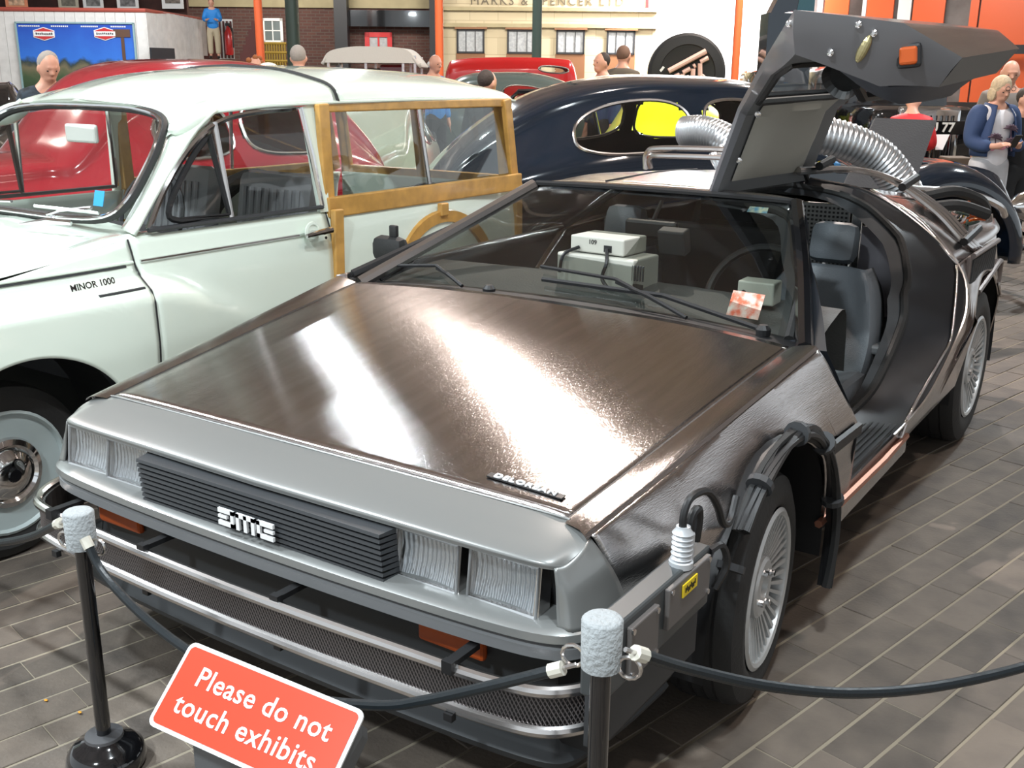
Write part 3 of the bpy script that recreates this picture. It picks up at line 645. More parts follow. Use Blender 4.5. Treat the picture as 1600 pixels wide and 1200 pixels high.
# ---- windshield, pillars, cowl
cow = np.array([[(0, .43, .838), (.4, .42, .834), (.70, .39, .822), (.83, .36, .812)], [(0, .58, .826), (.4, .56, .822), (.70, .53, .812), (.80, .50, .802)]])
MB().grid(surf(cow, 5, 14), mirror=True).build('cowl', BLACK, car, weld=True)
ws = np.array([[(0, .535, .829), (.4, .525, .826), (.65, .508, .820), (.752, .495, .816)], [(0, .81, .983), (.34, .808, .980), (.56, .805, .974), (.63, .80, .970)], [(0, 1.085, 1.128), (.28, 1.09, 1.127), (.44, 1.10, 1.123), (.492, 1.108, 1.120)]])
MB().grid(surf(ws, 16, 20), mirror=True).build('windshield', DGLASS, car, smooth=True, weld=True)
for sx in (1, -1):
    pa = spl([(.80*sx, .42, .812), (.655*sx, .785, .970), (.512*sx, 1.10, 1.118)], 12)
    MB().tube(pa, .024, 8).build('windshield_pillar', BLACKP if sx > 0 else DCHROME, car, smooth=True)
    pb = spl([(.768*sx, .492, .818), (.644*sx, .795, .971), (.500*sx, 1.106, 1.122)], 12)
    MB().tube(pb, .009, 6).build('glass_trim', BLACK, car)
MB().tube(spl([(-.50, 1.10, 1.127), (-.25, 1.086, 1.133), (0, 1.08, 1.135), (.25, 1.086, 1.133), (.50, 1.10, 1.127)], 16), .010, 6).build('glass_trim', BLACK, car)
ym = mat('warning_yellow', (.75, .55, .02), .5)
# wipers
def onws(x, f):  # point on glass, f 0 base .. 1 top
    a = surf(ws, 21, 21)[int(round(f*20))]; xx = abs(x); y = np.interp(xx, a[:, 0], a[:, 1]); z = np.interp(xx, a[:, 0], a[:, 2]); return (x, y-.010, z+.016)
for x0_, x1_, f1 in ((-.40, -.73, .10), (.42, -.18, .20), ):
    w = MB(); p0 = Vector(onws(x0_+.25*(1 if x0_ < 0 else 1)*0, 0))+Vector((0, -.03, -.005))
    p1 = Vector(onws((x0_+x1_)/2, f1*.8)); p2 = Vector(onws(x1_, f1))
    w.tube([p0, p0.lerp(p1, .5)+Vector((0, -.01, .012)), p1], .007, 6); o = w.build('wiper_arm', BLACK, car)
    b0 = p1.lerp(p0, .75); w = MB().tube([b0+Vector((0, -.003, .004)), p1+Vector((0, -.005, .010)), p2], .0065, 6)
    w.build('wiper_blade', BLACK, o)
w = MB(); p0 = Vector((.66, .475, .835)); p1 = Vector(onws(.30, .09)); p2 = Vector(onws(-.14, .10)); w.tube([p0, p1, p2], .0085, 6); w.build('wiper_arm', BLACK, car)
for x, y in ((.66, .475), (-.30, .50)): MB().lathe([(.02, 0), (.022, .018), (.012, .03)], (x, y, .820), seg=12).build('wiper_pivot', BLACK, car)
# tickets behind the glass
q = MB().add([(.50, .590, .838), (.605, .575, .838), (.605, .62, .905), (.50, .635, .905)], [(0, 1, 2, 3)])
tk = tag(q.build('ticket', mat('printed_ticket', (.75, .70, .62), .6, col2=(.72, .12, .05), nscale=38), None, solid=.001), 'small printed ticket with orange and red pictures propped behind the windshield', 'ticket')
stk = MB().add([(.365, 1.045, 1.088), (.435, 1.045, 1.088), (.43, 1.07, 1.104), (.365, 1.07, 1.104)], [(0, 1, 2, 3)]).build('windshield_sticker', mat('sticker_print', (.65, .66, .45), .5, col2=(.10, .30, .45), nscale=60), car, solid=.001)
# mirror and dark box hanging at the top of the glass
rm = MB(); rm.rbox((.05, .98, 1.01), (.20, .03, .065), .012); rm.tube([(.05, .99, 1.04), (.05, 1.05, 1.10)], .008, 6); rm.build('rear_view_mirror', BLACK, car)
tb = MB().rbox((.16, .93, .985), (.10, .05, .085), .006, rx=.25); tag(tb.build('hanging_instrument', DGREY), 'small dark instrument box hanging behind the top of the windshield', 'instrument')
# right door mirror
mi = MB(); mi.rbox((-.945, .76, .875), (.15, .07, .10), .035); mi.box((-.88, .74, .845), (.10, .04, .02)); mi.rbox((-.925, .76, .945), (.035, .02, .045), .005); mi.build('door_mirror', RUBBER, car, smooth=True)
# ---- floor pan, inner tub, wheel wells
tub = MB(); tub.box((0, 1.2, .27), (1.66, 3.9, .06)); tub.box((0, -.05, .45), (1.1, 1.1, .40)); tub.box((0, 2.45, .55), (1.15, .9, .5)); tub.build('floor_pan', BLACK, car)
for sx in (1, -1):
    for yc, zc_, r in ((0, .295, .40), (2.413, .33, .43)):
        a = np.linspace(-.15, PI+.15, 22); o_, i_ = np.stack([np.full(22, .90), yc+r*np.cos(a), zc_+r*np.sin(a)], 1), np.stack([np.full(22, .50), yc+r*np.cos(a), zc_+r*np.sin(a)], 1)
        MB().grid(np.stack([o_, i_], 1)*[sx, 1, 1]).build('wheel_well', BLACK, car, smooth=True)
# dash and cabin
MB().grid(surf(np.array([[(-.80, .50, .79), (0, .54, .80), (.80, .50, .79)], [(-.78, .72, .83), (0, .74, .84), (.78, .72, .83)], [(-.76, .92, .82), (0, .94, .83), (.76, .92, .82)], [(-.76, .96, .62), (0, .98, .62), (.76, .96, .62)]]), 14, 10)).build('dashboard', mat('dash_vinyl', (.085, .088, .085), .6, bump=.2, bscale=150), car, smooth=True)
MB().rbox((-.02, 1.2, .42), (.26, 1.2, .26), .04).build('centre_console', DGREY, car)
MB().rbox((0, 2.02, .60), (1.40, .06, .60), .02).build('rear_bulkhead', mat('bulkhead_carpet', (.045, .047, .05), .8), car)
# perforated metal bulkhead panels
pp = MB().rbox((.33, 1.985, .90), (.22, .012, .26), .004); pf = pp.build('perforated_panel', mat('grey_metal_panel', (.30, .30, .30), .35, .8), car)
hl = MB(); 
for i in range(12):
    for j in range(14): hl.box((.235+i*.0173, 1.976, .79+j*.017), (.008, .004, .008))
hl.build('perforation', BLACK, pf, kind='stuff')
MB().rbox((.47, 1.985, .86), (.045, .02, .30), .004).build('bulkhead_channel', DCHROME, car)
MB().rbox((.585, 1.985, .77), (.19, .012, .36), .004).build('bulkhead_panel', mat('pale_metal_panel', (.42, .40, .44), .3, .7), car)
# seats
def seat(cx):
    s = thing('x', 'x', 'x'); del s['label'], s['category']; s.name = 'seat'; s.parent = car
    cu = np.array([[(-.22, 0, 0), (-.20, .0, .11), (0, .0, .08), (.20, 0, .11), (.22, 0, 0)], [(-.24, .25, 0), (-.22, .25, .13), (0, .25, .07), (.22, .25, .13), (.24, .25, 0)], [(-.23, .5, 0), (-.21, .5, .12), (0, .5, .06), (.21, .5, .12), (.23, .5, 0)]])+np.array([cx, 1.05, .36])
    MB().grid(surf(cu, 10, 20)).build('cushion', LEATHER, s, smooth=True, solid=.05)
    ba = []
    for h, w, b in ((.0, .23, .03), (.18, .245, .075), (.34, .21, .08), (.44, .15, .04)):
        y = 1.50+h*.52; z = .42+h*.92; ba.append([(-w, y+.03, z), (-w*.9, y-b, z), (-w*.5, y-b*.2, z), (0, y, z), (w*.5, y-b*.2, z), (w*.9, y-b, z), (w, y+.03, z)])
    ba = np.array(ba)+np.array([cx, 0, 0]); MB().grid(surf(ba, 22, 26)).build('backrest', LEATHER, s, smooth=True, solid=.07)
    MB().rbox((cx-.02, 1.80, .90), (.19, .09, .16), .045, rx=-.25).build('headrest', LEATHER, s, smooth=True)
    for k in (-1, 1): MB().tube([(cx+.05*k, 1.78, .78), (cx+.05*k, 1.80, .86)], .007, 6).build('headrest_post', DCHROME, s)
seat(.46); seat(-.46)
swp = thing('x', 'x', 'x'); del swp['label'], swp['category']; swp.name = 'steering_wheel'; swp.parent = car
a = np.linspace(0, 2*PI, 33)[:-1]; U_, V_ = np.array([1, 0, 0]), np.array([0, .38, .92]); cc = np.array([.44, 1.02, .80])
MB().tube([cc+.185*(math.cos(k)*U_+math.sin(k)*V_) for k in a], .014, 8, closed=True).build('rim', BLACK, swp, smooth=True)
sp = MB()
for k in (0, PI, -PI/2): sp.tube([cc, cc+.18*(math.cos(k)*U_+math.sin(k)*V_)], .014, 6)
sp.lathe([(.05, -.02), (.05, .02)], cc, (0, -.92, .38)); sp.tube([cc, cc+np.array([0, -.2, -.1])], .03, 8); sp.build('spokes', DGREY, swp)
# seat belt
MB().grid(np.array([[(.64, 1.93, .94), (.68, 1.92, .94)], [(.69, 1.88, .85), (.76, 1.87, .85)], [(.73, 1.80, .55), (.78, 1.79, .55)], [(.72, 1.72, .42), (.77, 1.71, .42)]])).build('seat_belt', BLACK, car, solid=.004)
MB().rbox((.72, 1.60, .56), (.10, .14, .035), .01).build('armrest', MGREY, car)
# ---- left door opening: jamb, seals, sill
outer = [(.86, .42, .815), (.78, .60, .89), (.66, .83, .995), (.54, 1.07, 1.105), (.30, 1.13, 1.135), (.23, 1.17, 1.138), (.225, 1.5, 1.142), (.225, 1.92, 1.128), (.30, 1.985, 1.118), (.50, 1.985, 1.085), (.70, 1.985, .975), (.87, 1.97, .83), (.932, 1.88, .70), (.935, 1.735, .585), (.925, 1.45, .455), (.90, 1.24, .395), (.885, .95, .375), (.885, .68, .385), (.915, .585, .47), (.922, .56, .58), (.89, .46, .73)]
O = crom(np.array(outer+outer[:1]), np.linspace(0, 1, 106))
cen = np.array([.62, 1.15, .78])
ins = O.copy(); wgt = np.clip((O[:, 1]-1.3)/.6, 0, 1)*np.clip((1.05-O[:, 2])/.2, 0, 1)
dirv = cen-O; ins = O+dirv*np.array([.05, .10, .07]); ins[:, 0] -= .05+.10*np.clip((.95-O[:, 2])/.2, 0, 1); ins[:, 1] -= wgt*.17
mid = (O*.5+ins*.5)+np.array([-.012, 0, -.01])
JAMB = mat('dark_jamb_paint', (.016, .018, .022), .40, coat=.25)
MB().grid(np.stack([O, mid, ins], 1)).build('door_jamb', JAMB, car, smooth=True)
MB().tube(ins, .016, 8, closed=False).build('door_seal', RUBBER, car, smooth=True)
MB().tube(O[38:78]+np.array([.004, 0, 0]), .0055, 6).build('aperture_edge', DCHROME, car, smooth=True)
inn2 = ins+np.array([-.05, 0, -.02]); inn2[:, 1] += (1.15-inn2[:, 1])*.06
MB().grid(np.stack([ins, inn2], 1)).build('pillar_trim', mat('pillar_grey', (.045, .048, .052), .4), car, smooth=True)
sl = MB().box((.80, .98, .372), (.17, .72, .03)).build('sill_plate', BLACK, car)
for i in range(9): MB().box((.735+i*.018, .98, .390), (.007, .70, .008)).build('sill_rib', DGREY, sl)
grain_uv(MB().box((.875, .95, .315), (.035, .80, .11)).build('sill_panel', STEEL, car)); MB().tube([(.90, .36, .345), (.905, 1.0, .335), (.90, 1.30, .335)], .012, 6).build('sill_edge', mat('copper_edge', (.40, .18, .12), .35, .8), car)
lp = MB().rbox((.80, 1.755, .60), (.13, .03, .045), .006); lp.build('latch_plate', mat('grey_latch', (.20, .21, .23), .35, .6), car)
MB().lathe([(.022, 0), (.022, .012), (.012, .014)], (.80, 1.71, .52), (0, -1, 0), 14).build('latch_striker', DCHROME, car)
# ---- closed right door (window frame and glass)
rd = np.array([[(-.24, 1.16, 1.14), (-.50, 1.13, 1.115), (-.86, .42, .83)], [(-.24, 1.55, 1.146), (-.53, 1.55, 1.10), (-.88, 1.1, .83)], [(-.24, 1.98, 1.13), (-.52, 1.97, 1.08), (-.885, 1.95, .835)]])
MB().grid(surf(rd, 12, 14, tlin=True, t0=.55, t1=1)).build('right_door_glass', DGLASS, car, smooth=True)
def yd0(z): return y1(z)+.008
P = side_patch(yd0, lambda z: r0(z)-.008, lambda y: np.full_like(y, .40)+0*y, 30, 12, -1); grain_uv(MB().grid(P).build('right_door', STEEL, car, smooth=True, solid=.01))
MB().tube([(-.52, 1.13, 1.11), (-.68, .80, .97), (-.85, .44, .835)], .016, 6).build('right_door_frame', BLACK, car); MB().tube([(-.52, 1.97, 1.085), (-.88, 1.95, .84)], .016, 6).build('right_door_frame', BLACK, car)
MB().tube([(-.86, .44, .832), (-.885, 1.2, .832), (-.885, 1.95, .835)], .010, 6).build('right_door_frame', BLACK, car)
# ---- raised left door
TH = math.radians(73.9); HX, HZ = .22, 1.135
def sw(P):
    P = np.asarray(P, float); dx, dz = P[..., 0]-HX, P[..., 2]-HZ; c, s = math.cos(TH), math.sin(TH)
    return np.stack([HX+c*dx-s*dz, P[..., 1], HZ+s*dx+c*dz], -1)
door = thing('x', 'x', 'x'); del door['label'], door['category']; door.name = 'gull_wing_door'; door.parent = car; door['label'] = 'raised left gull-wing door'
F = np.array([(.226, 1.10, 1.155), (.515, 1.02, 1.119), (.70, .69, .965), (.865, .379, .815), (.907, .50, .578), (.875, .579, .43)])
B2 = np.array([(.224, 1.99, 1.118), (.525, 1.95, 1.097), (.74, 1.96, .965), (.90, 1.945, .82), (.935, 1.717, .585), (.916, 1.278, .426)])
TK = np.array([.03, .035, .042, .105, .16, .09])
def rows(A, per):  # insert samples between rows
    s = np.linspace(0, 1, (len(A)-1)*per+1); return crom(A, s, True)
per = 6; Fr, Br, Tr = rows(F, per), rows(B2, per), rows(TK, per)
nr = len(Fr); nc = 25; cs = np.linspace(0, 1, nc)
Og = Fr[:, None]*(1-cs[None, :, None])+Br[:, None]*cs[None, :, None]
bul = .015*np.sin(PI*np.linspace(0, 1, nr))[:, None]; Og[..., 0] += bul*np.ones(nc)
inw = np.array([(-.25, 0, -1.), (-.45, 0, -.95), (-.8, 0, -.65), (-1, 0, -.25), (-1, 0, .05), (-.9, 0, .35)]); inw /= np.linalg.norm(inw, axis=1)[:, None]
Ir = rows(inw, per); shr = .035
Ig = Og+Ir[:, None]*Tr[:, None, None]
Ig[..., 1] += (1.2-Ig[..., 1])*.05
sp_ = np.linspace(0, 5, nr)
hole = lambda i, j: (1.35 < (sp_[i]+sp_[i+1])/2 < 2.55) and (.05 < (cs[j]+cs[j+1])/2 < .80)
mk = np.array([[not hole(i, j) for j in range(nc-1)] for i in range(nr-1)])
grain_uv(MB().grid(sw(Og), mk).build('outer_skin', STEEL, door, smooth=True, ang=25))
MB().grid(sw(Ig), mk).build('inner_skin', MGREY, door, smooth=True, ang=30)
MB().grid(sw(np.stack([Og[:, 0], (Og[:, 0]*.55+Ig[:, 0]*.45)+[0, -.012, 0], Ig[:, 0]], 1))).build('front_edge', mat('door_edge_grey', (.14, .14, .15), .38, .2, coat=.3), door, smooth=True)
MB().grid(sw(np.stack([Og[:, -1], Ig[:, -1]], 1))).build('rear_edge', DGREY, door); MB().grid(sw(np.stack([Og[-1], Ig[-1]], 1))).build('bottom_edge', MGREY, door); MB().grid(sw(np.stack([Og[0], Ig[0]], 1))).build('hinge_edge', BLACK, door)
hi = [i for i in range(nr-1) if 1.35 < (sp_[i]+sp_[i+1])/2 < 2.55]; hj = [j for j in range(nc-1) if .05 < (cs[j]+cs[j+1])/2 < .80]
Wg = (Og*.6+Ig*.4)[hi[0]:hi[-1]+2, hj[0]:hj[-1]+2]; MB().grid(sw(Wg)).build('door_window', GLASS, door, smooth=True)
rim_ = [Ig[hi[0], j] for j in range(hj[0], hj[-1]+2)]+[Ig[i, hj[-1]+1] for i in range(hi[0]+1, hi[-1]+2)]+[Ig[hi[-1]+1, j] for j in range(hj[-1], hj[0]-1, -1)]+[Ig[i, hj[0]] for i in range(hi[-1], hi[0], -1)]
MB().tube(sw(np.array(rim_)), .012, 6, closed=True).build('window_seal', RUBBER, door, smooth=True)
# beige headliner pad
i0, i1, j0, j1 = 1, 8, 2, 20
pad = Ig[i0:i1+1, j0:j1+1].copy(); ctr = pad.mean((0, 1)); nn = np.array([-.15, 0, -1.])
k = np.sin(PI*np.linspace(0, 1, pad.shape[0]))[:, None]*np.sin(PI*np.linspace(0, 1, pad.shape[1]))[None]; pad += nn*(.006+.03*np.minimum(k*2.5, 1))[..., None]
MB().grid(sw(pad)).build('headliner', HEAD, door, smooth=True)
for yy in (1.22, 1.38): pass
for f in (.10, .25): 
    p = sw(Fr[int(f*nr)]+np.array([-.02, .06, -.045])); MB().lathe([(.010, 0), (.010, .008), (.004, .010)], p, (.2, -.9, -.1), 10).build('bolt', DCHROME, door)
# front edge details: latch, bolts, orange marker, hinge rod
def onedge(s, t):  # s row 0..5, t across thickness
    i = s/5*(nr-1); a = crom(Og[:, 0], [i/(nr-1)], True)[0]; b = crom(Ig[:, 0], [i/(nr-1)], True)[0]; return sw(a*(1-t)+b*t+np.array([0, -.012, 0]))
lat = MB(); a = onedge(3.72, .5); lat.ell(a, (.014, .010, .036), ry=.4); lat.build('door_latch', mat('latch_brass', (.35, .30, .16), .35, .8), door)
for s, t in ((3.62, .12), (3.78, .22), (3.40, .72), (2.9, .2)): MB().lathe([(.009, 0), (.009, .005), (.004, .008)], onedge(s, t), (0, -1, 0), 10).build('bolt', DCHROME, door)
a = onedge(4.30, .42); MB().rbox(a, (.060, .02, .060), .01, ry=-.1).build('marker_lamp_bezel', BLACK, door); MB().rbox(np.array(a)+[0, -.010, 0], (.044, .015, .044), .008, ry=-.1).build('marker_lamp', ORANGE, door)
# lower trim pad with speaker and pull
i0, i1, j0, j1 = 17, 28, 2, 22
tp = Ig[i0:i1+1, j0:j1+1].copy(); k = np.minimum(np.sin(PI*np.linspace(0, 1, tp.shape[0]))[:, None]*np.sin(PI*np.linspace(0, 1, tp.shape[1]))[None]*2.2, 1); tp += np.array([-1, 0, 0])*(.004+.055*k)[..., None]
MB().grid(sw(tp)).build('door_trim', mat('blue_grey_trim', (.055, .06, .075), .55), door, smooth=True)
c = sw(Ig[16, 9]+np.array([-.06, 0, 0])); MB().lathe([(.065, 0), (.06, .02), (.045, .0)], c, (-.3, -.75, -.5), 20).build('speaker', BLACK, door)
MB().tube([sw(Ig[20, 6]+np.array([-.06, 0, 0])), sw(Ig[20, 8]+np.array([-.10, 0, 0])), sw(Ig[20, 12]+np.array([-.10, 0, 0])), sw(Ig[20, 14]+np.array([-.06, 0, 0]))], .015, 8).build('door_pull', BLACK, door)
MB().tube([(.26, 1.95, 1.12), (.30, 1.62, 1.28), (.34, 1.5, 1.45)], .012, 8).build('gas_strut', BLACK, door)
# ---- wheels
def wheel(name, c, R, rr, wdt, sx, steer=0):
    w = thing('x', 'x', 'x', c); del w['label'], w['category']; w.name = name; w.parent = car; w.rotation_euler = (0, 0, steer)
    A = (sx, 0, 0); h = wdt/2
    MB().lathe([(rr+.004, -h+.01), (R-.05, -h), (R-.012, -h+.015), (R, -h+.04), (R, h-.04), (R-.012, h-.015), (R-.05, h), (rr+.018, h-.004), (rr+.006, h-.012)], (0, 0, 0), A, 48, False).build('tyre', RUBBER, w, smooth=True)
    tr = MB()
    for k in range(4): tr.lathe([(R+.001, -h+.05+k*(wdt-.1)/3.4), (R+.001, -h+.056+k*(wdt-.1)/3.4)], (0, 0, 0), A, 48)
    tr.build('tread_groove', BLACK, w)
    rimm = MATS.get('wheel_alloy') or mat('wheel_alloy', (.50, .51, .51), .38, .45)
    MB().lathe([(rr, h-.012), (rr+.006, h-.006), (rr-.004, h), (rr-.014, h-.004), (rr-.016, h-.02), (rr-.02, -h+.02)], (0, 0, 0), A, 48, False).build('rim', rimm, w, smooth=True)
    MB().lathe([(.0, h-.065), (rr-.03, h-.065), (rr-.012, h-.045)], (0, 0, 0), A, 40, False).build('rim_dish', mat('rim_dark', (.03, .03, .032), .5) if 'rim_dark' not in MATS else MATS['rim_dark'], w)
    hb_ = MB().lathe([(.078, h-.06), (.078, h-.022), (.070, h-.016), (.035, h-.016), (.033, h-.03), (.0, h-.03)], (0, 0, 0), A, 28).build('hub', rimm, w, smooth=True)
    for k in range(4):
        a = k*PI/2+.4; MB().lathe([(.009, h-.018), (.009, h-.004)], (0, .052*math.cos(a), .052*math.sin(a)), A, 8).build('wheel_nut', CHROME, hb_)
    n = 38; first = None
    for k in range(n):
        a = 2*PI*k/n
        if first is None:
            b = MB(); b.add([(sx*(h-.030), .076, -.003), (sx*(h-.030), .076, .003), (sx*(h-.008), rr-.012, .006), (sx*(h-.008), rr-.012, -.006), (sx*(h-.062), .076, -.003), (sx*(h-.062), .076, .003), (sx*(h-.035), rr-.012, .006), (sx*(h-.035), rr-.012, -.006)], [(0, 1, 2, 3), (4, 7, 6, 5), (1, 5, 6, 2), (0, 3, 7, 4)])
            first = b.build('fin', rimm, w); o = first
        else: o = first.copy(); COL.objects.link(o)
        o.rotation_euler = (a, 0, 0)
    return w
wheel('front_wheel', (.80, 0, .297), .297, .200, .20, 1, math.radians(6)); wheel('front_wheel', (-.80, 0, .297), .297, .200, .20, -1, math.radians(6))
wheel('rear_wheel', (.785, 2.413, .332), .332, .215, .25, 1); wheel('rear_wheel', (-.785, 2.413, .332), .332, .215, .25, -1)
# ---- cable harness, conduit box and tubes along the flank
r_ = random.Random(5)
for k in range(6):
    pts = []
    for a in np.linspace(-.35, PI*.76, 26):
        rr = .398+.008*math.sin(a*3+k)+k*.0035; pts.append((.925+.014*math.cos(k*1.7+a*2), -rr*math.cos(PI-a)*-1*-1 if False else rr*math.cos(a), .295+rr*math.sin(a)))
    MB().tube(pts, .0088 if k else .013, 6).build('arch_cable', BLACK if k % 3 else RUBBER, car, smooth=True)
for a in (.3, .9, 1.5, 2.1, 2.6):
    MB().lathe([(.031, -.008), (.031, .008)], (.925, .40*math.cos(a), .295+.412*math.sin(a)), (0, -math.sin(a), math.cos(a)), 12).build('cable_tie', DGREY, car)
cb = MB().rbox((.905, -.69, .545), (.05, .44, .13), .006, rx=0); cbx = cb.build('flank_box', mat('gunmetal_box', (.055, .062, .065), .4, .2, coat=.3), car)
MB().rbox((.935, -.78, .540), (.012, .11, .105), .003).build('cover_plate', mat('grey_brown_plate', (.12, .11, .105), .45), cbx)
MB().rbox((.935, -.59, .560), (.012, .19, .085), .003).build('cover_plate', MATS['grey_brown_plate'], cbx)
yl = MB().box((.943, -.60, .578), (.003, .065, .026)).build('warning_label', ym, cbx)
yt = MB()
for i in range(8): yt.box((.9452, -.622+i*.006, .578+.003*math.sin(i*2)), (.001, .003, .010))
yt.build('label_print', BLACK, yl)
for y, z in ((-.83, .585), (-.735, .585), (-.735, .50), (-.83, .50), (-.675, .595), (-.505, .595), (-.505, .525)): MB().lathe([(.006, 0), (.006, .004)], (.940, y, z), (1, 0, 0), 8).build('screw', CHROME, cbx)
cn = MB().lathe([(.024, 0), (.024, .012), (.017, .016)]+[(.017 if i % 2 else .0215, .018+i*.0052) for i in range(11)]+[(.015, .078), (.014, .084)], (.915, -.585, .605), (0, .03, 1), 16); con = cn.build('cable_connector', mat('pale_connector', (.50, .52, .54), .4, .3), cbx, smooth=True)
MB().lathe([(.014, 0), (.014, .06), (.010, .065)], (.915, -.560, .605), (0, .03, 1), 12).build('cable_connector', MATS['pale_connector'], cbx, smooth=True)
MB().tube(spl([(.915, -.585, .685), (.915, -.584, .715), (.918, -.560, .742), (.925, -.50, .735), (.93, -.455, .69), (.93, -.42, .64), (.93, -.38, .63), (.925, -.34, .67)], 26), .008, 8).build('connector_cable', BLACK, cbx, smooth=True)
MB().tube(spl([(.918, -.560, .66), (.92, -.557, .700), (.924, -.540, .712), (.924, -.53, .69), (.92, -.53, .64)], 12), .009, 8).build('connector_cable', BLACK, cbx, smooth=True)
MB().tube(spl([(.93, -.48, .60), (.94, -.44, .60), (.945, -.42, .55), (.93, -.44, .50)], 12), .008, 6).build('connector_cable', BLACK, cbx, smooth=True)
MB().box((.885, -.66, .42), (.03, .42, .14)).build('flank_skirt', DGREY, car)
for off in (0, .035, .07):
    MB().tube(spl([(.30, 1.72, 1.17+off*.1), (.42, 2.02, 1.165), (.55+off*.2, 2.14, 1.12), (.72+off*.2, 2.20+off, 1.00), (.865+off*.1, 2.26+off, .855), (.875, 2.62, .82)], 26), .013, 8).build('conduit_tube', DCHROME, car, smooth=True)
for p, q in (((.60, 2.10, 1.10), (.62, 2.24, 1.13)), ((.84, 2.2, .89), (.86, 2.36, .93)), ((.36, 1.78, 1.19), (.37, 1.9, 1.21))): MB().tube([p, q], .017, 8).build('conduit_clamp', BLACK, car)
# deck gear
MB().grid(surf(np.array([[(-.56, 2.1, 1.06), (.56, 2.1, 1.06)], [(-.60, 2.6, 1.00), (.60, 2.6, 1.00)], [(-.62, 3.2, .88), (.62, 3.2, .88)]]), 8, 4)).build('engine_cover', BLACK, car, solid=.02)
MB().box((0, 3.24, .62), (1.5, .06, .50)).build('tail_panel', DGREY, car)
gb = MB()
for i in range(9): gb.rbox((.62+.012*i, 2.70+.045*i, .93-.006*i), (.16, .014, .07), .002, rx=.5)
gb.build('vent_fins', DCHROME, car)
r_ = random.Random(9); cols = [ym, MATS['orange_lens'], MATS['dark_green_post_paint'], BLACK, CHROME]
for k in range(16):
    p = np.array([r_.uniform(.60, .78), r_.uniform(2.45, 2.9), .92]); pts = [p]
    for i in range(5): p = p+np.array([r_.uniform(-.04, .05), r_.uniform(-.05, .06), r_.uniform(-.03, .04)]); pts.append(p)
    MB().tube(spl(pts, 14), .006, 5).build('loose_wire', cols[k % 5], car)
vb = MB().rbox((.885, 2.36, .785), (.02, .52, .125), .006).build('vent_frame', mat('vent_bronze', (.17, .14, .13), .4, .5), car)
for i in range(22): MB().box((.897, 2.13+i*.022, .785), (.008, .009, .095)).build('vent_slat', DGREY, vb)
MB().tube([(.90, 2.10, .852), (.90, 2.62, .852)], .011, 8).build('vent_rail', MATS['vent_bronze'], vb)
MB().tube(spl([(.90, 2.30, .675), (.90, 2.55, .715), (.89, 2.80, .735), (.885, 2.86, .69), (.88, 2.86, .50)], 18), .013, 8).build('side_bar', MATS['vent_bronze'], car, smooth=True)
for pts in ([(.62, 2.42, 1.04), (.72, 2.5, 1.06), (.80, 2.62, 1.02), (.82, 2.70, .97)], [(.66, 2.36, 1.0), (.76, 2.42, 1.01), (.86, 2.52, .97)]):
    MB().tube(spl(pts, 14), .024, 8).build('bumpered_hose', RUBBER, car, smooth=True)
MB().tube(spl([(.50, 2.50, 1.06), (.72, 2.75, 1.03), (.82, 3.0, .96), (.83, 3.15, .90)], 14), .016, 8).build('frame_bar', DCHROME, car, smooth=True)
MB().tube([(.22, 1.9, 1.17), (.30, 2.15, 1.16), (.28, 2.35, 1.14)], .022, 8).build('strut_cylinder', BLACK, car); MB().tube([(.275, 2.05, 1.165), (.285, 2.08, 1.165)], .026, 8).build('yellow_band', ym, car)
MB().tube([(.30, 2.13, 1.162), (.31, 2.16, 1.16)], .024, 8).build('blue_band', mat('blue_band', (.05, .25, .55), .4), car)
# roof hoops (left in the picture) and ribbed ducts
hp = MB().tube(spl([(-.62, 2.25, 1.10), (-.60, 2.22, 1.175), (-.50, 2.22, 1.20), (.0, 2.25, 1.205), (.12, 2.27, 1.19)], 20), .014, 8); hp.build('roof_bar', DCHROME, car, smooth=True)
MB().tube(spl([(-.52, 2.10, 1.12), (-.50, 2.05, 1.17), (-.40, 2.03, 1.18), (.05, 2.06, 1.185)], 16), .012, 8).build('roof_bar', DCHROME, car, smooth=True)
MB().rbox((-.20, 2.40, 1.18), (.16, .10, .10), .008).build('junction_box', mat('pale_box', (.42, .43, .46), .4, .3), car)
def duct(path, r, n, nm, lab):
    p = spl(path, n*4+1); rs = [r*(1+.04*math.cos(i*PI/2)) for i in range(n*4+1)]
    MB().tube(p, rs, 20).build(nm, mat('duct_metal', (.52, .53, .54), .3, .85) if 'duct_metal' not in MATS else MATS['duct_metal'], car, smooth=True, ang=60, label=lab)
duct([(-.35, 2.5, 1.10), (-.22, 2.52, 1.20), (-.04, 2.60, 1.265), (.14, 2.72, 1.245), (.30, 2.84, 1.16), (.40, 2.92, 1.02), (.42, 2.98, .93)], .085, 54, 'ribbed_duct', 'large ribbed metal duct arching down to the rear')
duct([(-.60, 2.62, 1.255), (-.50, 2.60, 1.262), (-.38, 2.58, 1.235), (-.26, 2.56, 1.17), (-.18, 2.54, 1.10)], .075, 28, 'ribbed_duct', 'shorter ribbed metal duct near the roof centre')
